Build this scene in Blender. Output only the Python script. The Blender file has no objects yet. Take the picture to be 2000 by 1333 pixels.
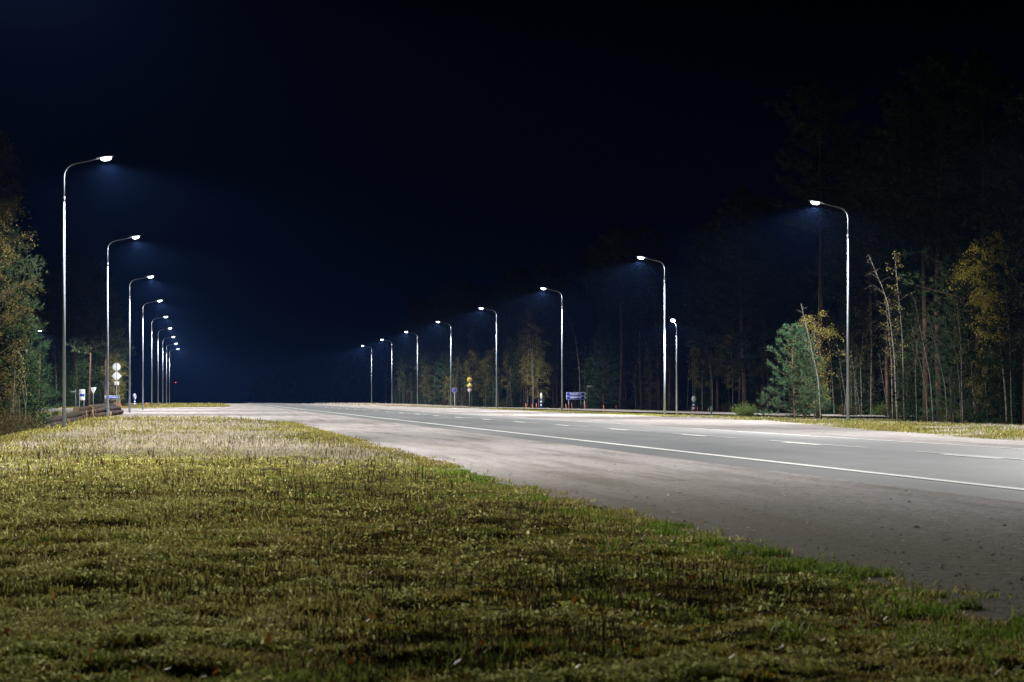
import bpy, math, random
import numpy as np
from mathutils import Vector, Matrix

random.seed(7)
rng = np.random.default_rng(7)
C = bpy.context.scene.collection
sc = bpy.context.scene

# ------------------------------------------------------------------ camera
F_PX, CX, HY, CAM_H = 4722.0, 1000.0, 777.0, 1.11          # 85 mm lens; road runs along +Y
TH = math.atan((CX - 386.0) / F_PX)
ST, CT = math.sin(TH), math.cos(TH)
cam_d = bpy.data.cameras.new('camera')
cam_d.sensor_width = 36.0
cam_d.lens = 36.0 * F_PX / 2000.0
cam_d.shift_y = (HY - 666.5) / 2000.0
cam_d.clip_start = 0.1
cam_d.clip_end = 5000
cam_d.dof.use_dof = True
cam_d.dof.focus_distance = 95.0
cam_d.dof.aperture_fstop = 9.0
cam = bpy.data.objects.new('camera', cam_d)
C.objects.link(cam)
cam.location = (0, 0, CAM_H)
cam.rotation_euler = (math.pi / 2, 0, -TH)
sc.camera = cam

# ------------------------------------------------------------------ night sky
w = bpy.data.worlds.new('World')
sc.world = w
w.use_nodes = True
wn = w.node_tree.nodes
wl = w.node_tree.links
bg = wn['Background']
tc = wn.new('ShaderNodeTexCoord')
sep = wn.new('ShaderNodeSeparateXYZ')
rp = wn.new('ShaderNodeValToRGB')
rp.color_ramp.elements[0].position = 0.0
rp.color_ramp.elements[0].color = (0.0003, 0.0012, 0.0042, 1)
rp.color_ramp.elements[1].position = 0.16
rp.color_ramp.elements[1].color = (0.00008, 0.0003, 0.0013, 1)
wl.new(tc.outputs['Generated'], sep.inputs[0])
wl.new(sep.outputs['Z'], rp.inputs[0])
wl.new(rp.outputs[0], bg.inputs['Color'])
bg.inputs['Strength'].default_value = 1.0

sc.view_settings.view_transform = 'Standard'
sc.view_settings.look = 'None'
sc.view_settings.exposure = 0.0
sc.view_settings.gamma = 1.0
try:
    sc.cycles.use_denoising = True
    sc.cycles.denoiser = 'OPENIMAGEDENOISE'
    sc.cycles.denoising_prefilter = 'ACCURATE'
    sc.cycles.sample_clamp_indirect = 2.0
    sc.cycles.sample_clamp_direct = 0.0
    sc.cycles.max_bounces = 4
    sc.cycles.diffuse_bounces = 2
    sc.cycles.glossy_bounces = 2
    sc.cycles.transmission_bounces = 2
    sc.cycles.transparent_max_bounces = 8
    sc.cycles.volume_bounces = 0
    sc.cycles.caustics_reflective = False
    sc.cycles.caustics_refractive = False
    sc.cycles.use_light_tree = True
except Exception:
    pass

LAMP_W = 34000.0
LAMP_COL = (1.0, 0.985, 0.97)
HAZE_D = 0.00005

# ------------------------------------------------------------------ placing
def at(x, d):
    """world X, Y of what the photo shows in column x at d metres from the lens"""
    l = (x - CX) * d / F_PX
    return l * CT + d * ST, -l * ST + d * CT

def dep(y, z=0.0):
    return F_PX * (CAM_H - z) / (y - HY)

def zat(y, d):
    return CAM_H + (HY - y) * d / F_PX

# ------------------------------------------------------------------ noise + ground
def _h(ix, iy, s):
    n = (ix.astype(np.int64) * 374761393 + iy.astype(np.int64) * 668265263 + s * 1442695041) & 0x7fffffff
    n = ((n ^ (n >> 13)) * 1274126177) & 0x7fffffff
    return ((n ^ (n >> 16)) & 0xffff) / 65535.0

def vnoise(x, y, s=0):
    x = np.asarray(x, float); y = np.asarray(y, float)
    ix = np.floor(x); iy = np.floor(y)
    fx = x - ix; fy = y - iy
    fx = fx * fx * (3 - 2 * fx); fy = fy * fy * (3 - 2 * fy)
    a = _h(ix, iy, s); b = _h(ix + 1, iy, s); c = _h(ix, iy + 1, s); d = _h(ix + 1, iy + 1, s)
    return (a * (1 - fx) + b * fx) * (1 - fy) + (c * (1 - fx) + d * fx) * fy

def fbm(x, y, s=0, o=3):
    v = 0; a = 0.5; t = 0
    for i in range(o):
        v = v + a * vnoise(x, y, s + i); t += a
        x = x * 2.03 + 11.3; y = y * 2.03 + 5.7; a *= 0.5
    return v / t

def sstep(a, b, v):
    t = np.clip((v - a) / (b - a), 0, 1)
    return t * t * (3 - 2 * t)

def gl(Y):
    """x of the edge between left verge and gravel"""
    Y = np.asarray(Y, float)
    base = np.interp(Y, [0, 95, 112, 121, 127, 130, 131.5, 132, 178, 178.5, 240, 252, 300, 320, 2000],
                        [4.05, 4.0, 3.9, 3.0, 1.4, -1.5, -3.2, -5.6, -5.6, -60, -60, -6.0, 4.0, 4.4, 4.4])
    j = (fbm(Y * 0.35, Y * 0 + 3.1, 40) - .5) * .42 + (vnoise(Y * 1.7, Y * 0 + 9.1, 43) - .5) * .12 + (vnoise(Y * 5.1, Y * 0 + 2.1, 44) - .5) * .10
    return base + j - .15 * (Y < 100)

def gr(Y):
    """x of the edge between right shoulder and right verge"""
    Y = np.asarray(Y, float)
    base = np.interp(Y, [0, 60, 80, 108, 130, 165, 240, 320, 400, 2000],
                        [21, 21, 23, 26.6, 27.4, 26.4, 28, 24.5, 21.5, 21])
    return base + (fbm(Y * 0.3, Y * 0 + 13.1, 50) - .5) * .9

NEAR_LINE, CENTRE, FAR_LINE, ASP_L, ASP_R = 9.32, 12.87, 16.35, 8.5, 17.1

def ground_z(X, Y, bumps=True):
    X = np.asarray(X, float); Y = np.asarray(Y, float)
    road = np.interp(X, [-5, 8.1, ASP_L, CENTRE, ASP_R, 21, 29, 34, 36, 60], [0, 0, 0.01, 0.095, 0.03, 0.0, 0.0, -0.12, -0.18, -0.25])
    # left bank
    bank = -0.55 * sstep(-5.3, -8.0, X) * (1 - sstep(140, 172, Y)) * (1 + 0 * X)
    bank = bank - 0.08 * sstep(-4.6, -6, X) * (1 - sstep(140, 172, Y))
    z = road + bank
    drop = np.where(Y > 458, -0.00015 * (np.minimum(Y, 558) - 458) ** 2 - 0.03 * np.maximum(Y - 558, 0), 0)
    z = z + drop
    if bumps:
        g = gl(Y)
        m = sstep(0.0, 0.9, g - X) + sstep(0.1, 1.0, X - gr(Y)) 
        m = np.clip(m, 0, 1)
        near = 1 - sstep(40, 75, Y)
        b = (fbm(X * 3.1, Y * 3.1, 1) - .5) * 0.11 + (vnoise(X * 9, Y * 9, 5) - .5) * 0.022
        b = b * (0.35 + 0.65 * near) + (fbm(X * .5, Y * .5, 8) - .5) * 0.12
        z = z + m * (b + 0.02)
    return z

# ------------------------------------------------------------------ mesh helpers
def mesh_from(name, V, faces, mats, smooth=False):
    """faces: list of (array MxN of vertex ids, material index)"""
    me = bpy.data.meshes.new(name)
    V = np.asarray(V, np.float32)
    me.vertices.add(len(V))
    me.vertices.foreach_set('co', V.ravel())
    loops = np.concatenate([f.ravel() for f, _ in faces]) if faces else np.zeros(0, int)
    starts = []; mi = []; off = 0
    for f, m in faces:
        n = f.shape[1]
        starts.append(off + np.arange(len(f)) * n)
        mi.append(np.full(len(f), m))
        off += f.size
    starts = np.concatenate(starts); mi = np.concatenate(mi)
    me.loops.add(len(loops))
    me.loops.foreach_set('vertex_index', loops.astype(np.int32))
    me.polygons.add(len(starts))
    me.polygons.foreach_set('loop_start', starts.astype(np.int32))
    me.polygons.foreach_set('material_index', mi.astype(np.int32))
    if smooth:
        me.polygons.foreach_set('use_smooth', np.ones(len(starts), bool))
    for m in mats:
        me.materials.append(m)
    me.update(calc_edges=True)
    return me

class MB:
    def __init__(s):
        s.V = []; s.F = []; s.n = 0
    def add(s, V, F, m=0):
        V = np.asarray(V, float).reshape(-1, 3)
        s.V.append(V)
        s.F.append((np.asarray(F, int) + s.n, m))
        s.n += len(V)
        return s
    def tube(s, pts, rad, seg=8, m=0, cap=True):
        pts = np.asarray(pts, float)
        n = len(pts)
        rad = np.broadcast_to(np.asarray(rad, float), (n,))
        t = np.gradient(pts, axis=0)
        t /= np.linalg.norm(t, axis=1)[:, None] + 1e-9
        up = np.where(np.abs(t[:, 2:3]) > .9, np.array([[0., 1, 0]]), np.array([[0., 0, 1]]))
        if np.abs(t[:, 2]).max() > .9 and np.abs(t[:, 2]).min() < .9:
            up = np.tile(np.array([[0., 1, 0]]), (n, 1))
        a = np.cross(t, up); a /= np.linalg.norm(a, axis=1)[:, None] + 1e-9
        b = np.cross(t, a)
        ang = np.arange(seg) / seg * 2 * math.pi
        ring = pts[:, None, :] + rad[:, None, None] * (np.cos(ang)[None, :, None] * a[:, None, :] + np.sin(ang)[None, :, None] * b[:, None, :])
        i = np.arange(n - 1)[:, None] * seg; j = np.arange(seg)[None, :]; k = (j + 1) % seg
        F = np.stack([i + j, i + k, i + seg + k, i + seg + j], -1).reshape(-1, 4)
        base = s.n
        s.add(ring.reshape(-1, 3), F, m)
        if cap:
            s.F.append((np.array([list(range(base + seg - 1, base - 1, -1))]), m))
            s.F.append((np.array([list(range(base + (n - 1) * seg, base + n * seg))]), m))
        return s
    def box(s, c, size, m=0, rz=0.0):
        x, y, z = [v / 2 for v in size]
        P = np.array([[-x, -y, -z], [x, -y, -z], [x, y, -z], [-x, y, -z], [-x, -y, z], [x, -y, z], [x, y, z], [-x, y, z]])
        if rz:
            P = P @ np.array([[math.cos(rz), math.sin(rz), 0], [-math.sin(rz), math.cos(rz), 0], [0, 0, 1]])
        return s.add(P + np.array(c), [[0, 3, 2, 1], [4, 5, 6, 7], [0, 1, 5, 4], [1, 2, 6, 5], [2, 3, 7, 6], [3, 0, 4, 7]], m)
    def prism(s, poly, y0, y1, m=0):
        """poly in xz, extruded along y (front = y0)"""
        n = len(poly)
        P = [[p[0], y0, p[1]] for p in poly] + [[p[0], y1, p[1]] for p in poly]
        base = s.n
        s.add(P, [[i, (i + 1) % n, n + (i + 1) % n, n + i] for i in range(n)], m)
        s.F.append((np.array([[base + i for i in range(n)]][0])[None, ::-1], m))
        s.F.append((np.array([[base + n + i for i in range(n)]][0])[None, :], m))
        return s
    def mesh(s, name, mats, smooth=False):
        return mesh_from(name, np.concatenate(s.V), s.F, mats if isinstance(mats, (list, tuple)) else [mats], smooth)
    def build(s, name, mats, parent=None, smooth=False):
        return obj(name, s.mesh(name, mats, smooth), parent)

def obj(name, me, parent=None):
    o = bpy.data.objects.new(name, me)
    C.objects.link(o)
    if parent is not None:
        o.parent = parent
    return o

def tag(o, label=None, cat=None, group=None, kind=None):
    if label: o['label'] = label
    if cat: o['category'] = cat
    if group: o['group'] = group
    if kind: o['kind'] = kind
    return o

def thing(name, loc, label, cat, group=None, rz=0.0):
    o = bpy.data.objects.new(name, None)
    o.empty_display_size = 0.2
    C.objects.link(o)
    o.location = loc
    o.rotation_euler = (0, 0, rz)
    return tag(o, label, cat, group)

def copy_tree(o, parent=None):
    c = o.copy(); C.objects.link(c)
    if parent is not None:
        c.parent = parent
    for ch in [k for k in bpy.data.objects if k.parent == o]:
        copy_tree(ch, c)
    return c

KIDS = {}
def dup(o, parent=None):
    """copy of a thing with copies of its parts and sub-parts (child lists cached)"""
    if o.name not in KIDS:
        KIDS[o.name] = list(o.children)
    c = o.copy(); C.objects.link(c)
    if parent is not None:
        c.parent = parent
    for ch in KIDS[o.name]:
        dup(ch, c)
    return c

# ------------------------------------------------------------------ materials
def nodes(name):
    m = bpy.data.materials.new(name)
    m.use_nodes = True
    nt = m.node_tree
    return m, nt.nodes, nt.links, nt.nodes['Principled BSDF']

def noise_node(N, L, scale, detail=4, rough=.6, vec=None):
    n = N.new('ShaderNodeTexNoise')
    n.inputs['Scale'].default_value = scale
    n.inputs['Detail'].default_value = detail
    n.inputs['Roughness'].default_value = rough
    if vec is not None:
        L.new(vec, n.inputs['Vector'])
    return n.outputs['Fac']

def ramp(N, L, fac, stops):
    r = N.new('ShaderNodeValToRGB')
    e = r.color_ramp.elements
    while len(e) < len(stops):
        e.new(0.5)
    for k, (p, c) in enumerate(stops):
        e[k].position = p
        e[k].color = (*c, 1)
    L.new(fac, r.inputs[0])
    return r.outputs[0]

def mixc(N, L, fac, a, b, mode='MIX'):
    m = N.new('ShaderNodeMix')
    m.data_type = 'RGBA'
    m.blend_type = mode
    for s, v in ((0, fac), (6, a), (7, b)):
        if isinstance(v, (int, float)):
            m.inputs[s].default_value = v
        elif isinstance(v, tuple):
            m.inputs[s].default_value = (*v, 1)
        else:
            L.new(v, m.inputs[s])
    return m.outputs[2]

def bump(N, L, h, bsdf, strength, dist):
    b = N.new('ShaderNodeBump')
    b.inputs['Strength'].default_value = strength
    b.inputs['Distance'].default_value = dist
    L.new(h, b.inputs['Height'])
    L.new(b.outputs[0], bsdf.inputs['Normal'])

def plain(name, col, rough=.6, metal=0.0, var=.25, scale=6.0):
    m, N, L, B = nodes(name)
    t = N.new('ShaderNodeTexCoord')
    f = noise_node(N, L, scale, 5, .6, t.outputs['Object'])
    c = ramp(N, L, f, [(.3, tuple(v * (1 - var) for v in col)), (.7, tuple(min(1, v * (1 + var)) for v in col))])
    L.new(c, B.inputs['Base Color'])
    B.inputs['Roughness'].default_value = rough
    B.inputs['Metallic'].default_value = metal
    return m

def pos_of(N):
    return N.new('ShaderNodeNewGeometry').outputs['Position']

def mat_leafy(name, stops, transl=.3, patch=None, patch_scale=.3, rough=.6, vscale=None):
    """foliage: colour varies per leaf or blade and in soft patches"""
    m, N, L, B = nodes(name)
    g = N.new('ShaderNodeNewGeometry')
    c = ramp(N, L, g.outputs['Random Per Island'], stops)
    if patch:
        f = noise_node(N, L, patch_scale, 3, .6, g.outputs['Position'])
        f2 = N.new('ShaderNodeMapRange')
        f2.inputs[1].default_value = .42; f2.inputs[2].default_value = .6
        L.new(f, f2.inputs[0])
        c2 = ramp(N, L, g.outputs['Random Per Island'], patch)
        c = mixc(N, L, f2.outputs[0], c, c2)
    L.new(c, B.inputs['Base Color'])
    B.inputs['Roughness'].default_value = rough
    B.inputs['Specular IOR Level'].default_value = .08
    tr = N.new('ShaderNodeBsdfTranslucent')
    L.new(c, tr.inputs['Color'])
    mx = N.new('ShaderNodeMixShader')
    mx.inputs[0].default_value = transl
    L.new(B.outputs[0], mx.inputs[1]); L.new(tr.outputs[0], mx.inputs[2])
    L.new(mx.outputs[0], N['Material Output'].inputs['Surface'])
    return m

def mat_soil():
    m, N, L, B = nodes('mossy_soil')
    P = pos_of(N)
    f1 = noise_node(N, L, 3.2, 5, .65, P)
    f2 = noise_node(N, L, .55, 4, .6, P)
    f3 = noise_node(N, L, 22, 4, .7, P)
    soil = ramp(N, L, f3, [(.3, (.022, .017, .011)), (.7, (.075, .06, .038))])
    moss = ramp(N, L, f3, [(.3, (.08, .085, .018)), (.7, (.24, .23, .06))])
    om = ramp(N, L, f3, [(.3, (.10, .07, .012)), (.7, (.30, .19, .03))])
    k = ramp(N, L, f1, [(.42, (0, 0, 0)), (.56, (1, 1, 1))])
    c = mixc(N, L, k, soil, moss)
    k2 = ramp(N, L, f2, [(.56, (0, 0, 0)), (.64, (1, 1, 1))])
    k3 = ramp(N, L, noise_node(N, L, 5.1, 3, .6, P), [(.5, (0, 0, 0)), (.58, (1, 1, 1))])
    kk = mixc(N, L, 1.0, k2, k3, 'MULTIPLY')
    c = mixc(N, L, kk, c, om)
    L.new(c, B.inputs['Base Color'])
    B.inputs['Roughness'].default_value = 1.0
    B.inputs['Specular IOR Level'].default_value = 0.0
    bump(N, L, f3, B, .8, .03)
    return m

def mat_gravel(name, a, b, dark):
    m, N, L, B = nodes(name)
    P = pos_of(N)
    f = noise_node(N, L, 30, 6, .8, P)
    f3 = noise_node(N, L, 7, 5, .7, P)
    f2 = noise_node(N, L, .35, 5, .65, P)
    mp = N.new('ShaderNodeMapping'); mp.inputs['Scale'].default_value = (1.6, .10, 1)
    L.new(P, mp.inputs[0])
    f4 = noise_node(N, L, 1.0, 5, .65, mp.outputs[0])
    c = ramp(N, L, f, [(.30, a), (.70, b)])
    k3 = ramp(N, L, f3, [(.33, (.50, .48, .44)), (.48, (.98, .98, .98)), (.72, (1.16, 1.14, 1.12))])
    c = mixc(N, L, 1.0, c, k3, 'MULTIPLY')
    k = ramp(N, L, f2, [(.46, (0, 0, 0)), (.72, (.45, .45, .45))])
    c = mixc(N, L, k, c, dark)
    k4 = ramp(N, L, f4, [(.42, (1.04, 1.03, 1.03)), (.52, (.92, .91, .90)), (.64, (.64, .62, .58))])
    c = mixc(N, L, 1.0, c, k4, 'MULTIPLY')
    # verge dirt, darkened further near the camera to paint in the weaker light
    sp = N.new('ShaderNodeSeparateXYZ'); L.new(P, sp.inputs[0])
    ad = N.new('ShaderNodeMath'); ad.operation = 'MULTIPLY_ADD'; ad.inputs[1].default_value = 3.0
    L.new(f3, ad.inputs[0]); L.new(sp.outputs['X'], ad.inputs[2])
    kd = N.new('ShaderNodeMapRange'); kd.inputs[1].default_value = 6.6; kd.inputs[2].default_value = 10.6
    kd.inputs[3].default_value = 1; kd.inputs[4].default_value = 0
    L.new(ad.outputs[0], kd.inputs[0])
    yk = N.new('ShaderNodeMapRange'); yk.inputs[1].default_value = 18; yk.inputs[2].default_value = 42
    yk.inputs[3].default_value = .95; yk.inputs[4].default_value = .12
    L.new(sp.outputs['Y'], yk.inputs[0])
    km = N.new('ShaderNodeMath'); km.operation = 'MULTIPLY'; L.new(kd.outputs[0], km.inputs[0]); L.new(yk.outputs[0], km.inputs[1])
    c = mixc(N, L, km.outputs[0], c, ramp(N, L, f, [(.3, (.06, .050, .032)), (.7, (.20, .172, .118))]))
    v = N.new('ShaderNodeTexVoronoi'); v.inputs['Scale'].default_value = 14
    L.new(P, v.inputs['Vector'])
    kv = ramp(N, L, v.outputs['Distance'], [(.05, (.35, .32, .28)), (.10, (1, 1, 1))])
    c = mixc(N, L, .55, c, kv, 'MULTIPLY')
    L.new(c, B.inputs['Base Color'])
    B.inputs['Roughness'].default_value = .95
    B.inputs['Specular IOR Level'].default_value = .02
    bump(N, L, f3, B, .8, .04)
    return m

def mat_asphalt():
    m, N, L, B = nodes('worn_asphalt')
    P = pos_of(N)
    f = noise_node(N, L, 55, 4, .8, P)
    mp = N.new('ShaderNodeMapping'); mp.inputs['Scale'].default_value = (1.1, .05, 1)
    L.new(P, mp.inputs[0])
    f4 = noise_node(N, L, 1.0, 4, .6, mp.outputs[0])
    f2 = noise_node(N, L, .5, 4, .6, P)
    c = ramp(N, L, f, [(.3, (.075, .083, .086)), (.7, (.155, .164, .165))])
    k4 = ramp(N, L, f4, [(.38, (.78, .79, .82)), (.62, (1.08, 1.06, 1.03))])
    c = mixc(N, L, 1.0, c, k4, 'MULTIPLY')
    k = ramp(N, L, f2, [(.4, (.9, .9, .9)), (.65, (1.06, 1.05, 1.04))])
    c = mixc(N, L, 1.0, c, k, 'MULTIPLY')
    L.new(c, B.inputs['Base Color'])
    B.inputs['Roughness'].default_value = .72
    B.inputs['Specular IOR Level'].default_value = .35
    bump(N, L, f, B, .35, .006)
    return m

def mat_paint():
    m, N, L, B = nodes('worn_road_paint')
    P = pos_of(N)
    f = noise_node(N, L, 18, 5, .8, P)
    c = ramp(N, L, f, [(.3, (.42, .42, .40)), (.5, (.74, .74, .70))])
    L.new(c, B.inputs['Base Color'])
    B.inputs['Roughness'].default_value = .6
    return m

def mat_birch_bark():
    m, N, L, B = nodes('birch_bark')
    P = pos_of(N)
    mp = N.new('ShaderNodeMapping'); mp.inputs['Scale'].default_value = (2, 2, 9)
    L.new(P, mp.inputs[0])
    f = noise_node(N, L, 1.3, 4, .7, mp.outputs[0])
    c = ramp(N, L, f, [(.40, (.03, .026, .022)), (.47, (.12, .115, .10)), (.7, (.23, .22, .19))])
    L.new(c, B.inputs['Base Color'])
    B.inputs['Roughness'].default_value = .9
    B.inputs['Specular IOR Level'].default_value = .1
    return m

def mat_pine_bark():
    m, N, L, B = nodes('pine_bark')
    P = pos_of(N)
    mp = N.new('ShaderNodeMapping'); mp.inputs['Scale'].default_value = (6, 6, 1.6)
    L.new(P, mp.inputs[0])
    f = noise_node(N, L, 1.5, 5, .7, mp.outputs[0])
    c = ramp(N, L, f, [(.36, (.025, .018, .014)), (.66, (.095, .06, .042))])
    L.new(c, B.inputs['Base Color'])
    B.inputs['Roughness'].default_value = .95
    B.inputs['Specular IOR Level'].default_value = .1
    return m

def mat_log_bark():
    m, N, L, B = nodes('log_bark')
    t = N.new('ShaderNodeTexCoord')
    mp = N.new('ShaderNodeMapping'); mp.inputs['Scale'].default_value = (5, 5, .7)
    L.new(t.outputs['Object'], mp.inputs[0])
    f = noise_node(N, L, 1.6, 5, .7, mp.outputs[0])
    c = ramp(N, L, f, [(.3, (.010, .006, .004)), (.55, (.032, .019, .012)), (.72, (.09, .05, .03))])
    L.new(c, B.inputs['Base Color'])
    B.inputs['Roughness'].default_value = 1.0
    B.inputs['Specular IOR Level'].default_value = .03
    bump(N, L, f, B, .8, .04)
    return m

def mat_emit(name, col, s):
    m, N, L, B = nodes(name)
    B.inputs['Base Color'].default_value = (.8, .8, .8, 1)
    B.inputs['Emission Color'].default_value = (*col, 1)
    B.inputs['Emission Strength'].default_value = s
    try:
        m.cycles.emission_sampling = 'AUTO'
    except Exception:
        pass
    return m

M = {}
M['soil'] = mat_soil()
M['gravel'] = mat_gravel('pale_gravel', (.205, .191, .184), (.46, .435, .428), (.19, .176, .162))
M['litgravel'] = mat_gravel('lamplit_gravel', (.34, .31, .28), (.60, .56, .52), (.36, .33, .30))  # paler copy of the gravel, with lamp light put into its colour
M['asphalt'] = mat_asphalt()
M['sideasphalt'] = plain('dusty_asphalt', (.16, .15, .15), .85, 0, .3, 2)
M['paint'] = mat_paint()
M['galv'] = plain('galvanised_steel', (.27, .31, .36), .55, .2, .12, 3)
M['galvdark'] = plain('dull_steel', (.20, .21, .22), .6, .4, .2, 5)
M['lampbody'] = plain('lamp_housing_paint', (.30, .31, .32), .5, .3, .1, 5)
M['lens'] = mat_emit('lamp_lens', (.93, .97, 1.0), 14)
M['alu'] = plain('sign_back_aluminium', (.70, .74, .74), .6, .0, .12, 3)
M['white'] = plain('white_reflective', (.78, .80, .82), .5, 0, .05, 3)
M['blue'] = plain('blue_reflective', (.012, .05, .42), .45, 0, .1, 3)
M['violet'] = plain('violet_blue_reflective', (.16, .17, .75), .45, 0, .08, 3)
M['lilac'] = plain('faded_lilac_rim', (.42, .36, .66), .5, 0, .08, 3)
M['yellow'] = plain('yellow_reflective', (.24, .20, .02), .45, 0, .1, 3)
M['paleyellow'] = plain('pale_yellow_rim', (.30, .29, .13), .5, 0, .08, 3)
M['orangesign'] = plain('orange_rim', (.24, .12, .02), .5, 0, .1, 3)
M['blackp'] = plain('black_lettering', (.03, .02, .015), .6, 0, .1, 3)
M['pinkp'] = plain('pinkish_plate', (.46, .33, .42), .5, 0, .1, 3)
M['purplep'] = plain('purple_lettering', (.10, .03, .12), .5, 0, .1, 3)
M['orange'] = plain('orange_plastic', (.75, .16, .05), .55, 0, .15, 6)
M['greenbox'] = plain('dark_green_box', (.03, .075, .06), .6, 0, .2, 6)
M['wood'] = plain('cut_wood', (.20, .14, .075), .85, 0, .3, 14)
M['logbark'] = mat_log_bark()
M['birch'] = mat_birch_bark()
M['pinebark'] = mat_pine_bark()
M['twig'] = plain('twig_bark', (.045, .034, .026), .9, 0, .3, 5)
M['debris'] = plain('dark_debris', (.045, .036, .028), .95, 0, .4, 5)
M['needles_pine'] = mat_leafy('pine_needles', [(0, (.012, .022, .010)), (.6, (.024, .038, .017)), (1, (.040, .058, .024))], .15)
M['needles_young'] = mat_leafy('young_pine_needles', [(0, (.020, .044, .022)), (.6, (.036, .074, .036)), (1, (.08, .13, .062))], .2)
M['needles_spruce'] = mat_leafy('spruce_needles', [(0, (.011, .024, .009)), (.6, (.022, .043, .016)), (1, (.042, .066, .024))], .15)
M['leaf_yellow'] = mat_leafy('yellow_birch_leaves', [(0, (.24, .19, .03)), (.5, (.46, .39, .06)), (1, (.64, .58, .14))], .35)
M['leaf_olive'] = mat_leafy('olive_birch_leaves', [(0, (.07, .062, .018)), (.5, (.175, .155, .036)), (1, (.31, .28, .075))], .35)
M['leaf_brown'] = mat_leafy('brown_autumn_leaves', [(0, (.020, .016, .006)), (.5, (.048, .040, .012)), (1, (.11, .092, .024))], .3)
M['leaf_green'] = mat_leafy('green_shrub_leaves', [(0, (.04, .08, .015)), (.5, (.08, .14, .03)), (1, (.17, .20, .05))], .3)
M['grass'] = mat_leafy('verge_grass', [(0, (.07, .07, .014)), (.35, (.18, .175, .036)), (.7, (.28, .26, .06)), (1, (.50, .46, .17))], .52,
                       [(0, (.085, .06, .02)), (.4, (.19, .15, .045)), (.8, (.32, .26, .085)), (1, (.46, .39, .17))], .8)
M['moss'] = mat_leafy('moss_tips', [(0, (.07, .07, .012)), (.4, (.20, .20, .035)), (.8, (.34, .33, .07)), (1, (.60, .58, .24))], .45,
                      [(0, (.05, .045, .018)), (.5, (.12, .10, .03)), (.85, (.24, .17, .03)), (1, (.42, .27, .03))], .9)
M['orangemoss'] = mat_leafy('orange_moss', [(0, (.12, .07, .01)), (.5, (.34, .21, .02)), (1, (.60, .42, .06))], .4)
M['green'] = mat_leafy('lush_green_grass', [(0, (.06, .10, .012)), (.5, (.13, .21, .025)), (1, (.26, .34, .06))], .4)
M['straw'] = mat_leafy('straw_grass', [(0, (.23, .185, .135)), (.5, (.43, .37, .30)), (1, (.66, .59, .51))], .45)
M['weed'] = mat_leafy('dead_weeds', [(0, (.03, .02, .012)), (1, (.11, .075, .04))], .1)
M['paleleaf'] = mat_leafy('pale_ground_leaves', [(0, (.22, .22, .045)), (.5, (.42, .42, .11)), (1, (.66, .64, .28))], .5, None, .3, .9)
M['fallen'] = mat_leafy('fallen_leaves', [(0, (.22, .06, .015)), (.6, (.42, .20, .03)), (1, (.5, .38, .12))], .2)

# ------------------------------------------------------------------ ground sheets
def grid_mesh(name, xs, ys, zf, mat, off=0.0):
    X, Y = np.meshgrid(xs, ys)
    Z = zf(X, Y) + off
    V = np.stack([X, Y, Z], -1).reshape(-1, 3)
    nx, ny = len(xs), len(ys)
    i = (np.arange(ny - 1)[:, None] * nx + np.arange(nx - 1)[None, :]).ravel()
    F = np.stack([i, i + 1, i + nx + 1, i + nx], -1)
    return mesh_from(name, V, [(F, 0)], [mat], True)

def ar(*segs):
    out = []
    for a, b, st in segs:
        out.append(np.arange(a, b, st))
    return np.concatenate(out)

xs = ar((-600, -60, 60), (-60, -12, 2), (-12, -6, .5), (-6, 6.5, .09), (6.5, 20, .6), (20, 40, .4), (40, 80, 4), (80, 801, 60))
ys = ar((-60, 6, 3), (6, 30, .09), (30, 60, .22), (60, 140, .6), (140, 300, 2), (300, 560, 4), (560, 1000, 20))
def gz_low(X, Y):
    # the ground sheet dips under the gravel and the road so that sheets never share a plane
    z = ground_z(X, Y)
    inside = (X > gl(Y) + .02) & (X < gr(Y) - .02)
    return z - np.where(inside, 0.06, 0.0)
tag(obj('ground', grid_mesh('ground', xs, ys, gz_low, M['soil'])), kind='structure')

def ribbon(name, left, right, ys, mat, nx=12, off=.008, edge_drop=.05, parent=None, kind='structure', structure=True):
    ys = np.asarray(ys, float)
    a = np.asarray(left(ys), float) * np.ones_like(ys); b = np.asarray(right(ys), float) * np.ones_like(ys)
    t = np.linspace(0, 1, nx)
    X = a[:, None] + (b - a)[:, None] * t[None, :]
    Y = ys[:, None] + 0 * X
    Z = ground_z(X, Y, False) + off
    if edge_drop:
        Z[:, 0] -= edge_drop; Z[:, -1] -= edge_drop
    V = np.stack([X, Y, Z], -1).reshape(-1, 3)
    ny = len(ys)
    i = (np.arange(ny - 1)[:, None] * nx + np.arange(nx - 1)[None, :]).ravel()
    me = mesh_from(name, V, [(np.stack([i, i + 1, i + nx + 1, i + nx], -1), 0)], [mat], True)
    o = obj(name, me, parent)
    if structure:
        tag(o, kind=kind)
    return o

Yg = ar((-40, 8, 2), (8, 60, .1), (60, 200, .5), (200, 470, 2), (470, 560, 4))
Yg = np.unique(np.concatenate([Yg, [178.0, 178.5, 240, 252, 132, 131.5]]))
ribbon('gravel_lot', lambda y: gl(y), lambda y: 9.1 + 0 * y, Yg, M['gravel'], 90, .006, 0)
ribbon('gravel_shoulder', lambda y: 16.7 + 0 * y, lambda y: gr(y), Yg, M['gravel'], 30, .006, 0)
Yr = ar((-40, 60, 2), (60, 470, 2), (470, 620, 4))
def wob(y, s):
    return (fbm(y * .25, y * 0 + s, 60) - .5) * .10
road = ribbon('road', lambda y: ASP_L + wob(y, 1), lambda y: ASP_R + wob(y, 2), Yr, M['asphalt'], 24, .034, .03)
# side road patch that crosses the lot, and the bright side road on the right
ribbon('side_road', lambda y: -58 + 0 * y, lambda y: 6.6 + 1.2 * np.sin(y), np.linspace(204, 217, 14), M['sideasphalt'], 40, .014, .01)

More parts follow.
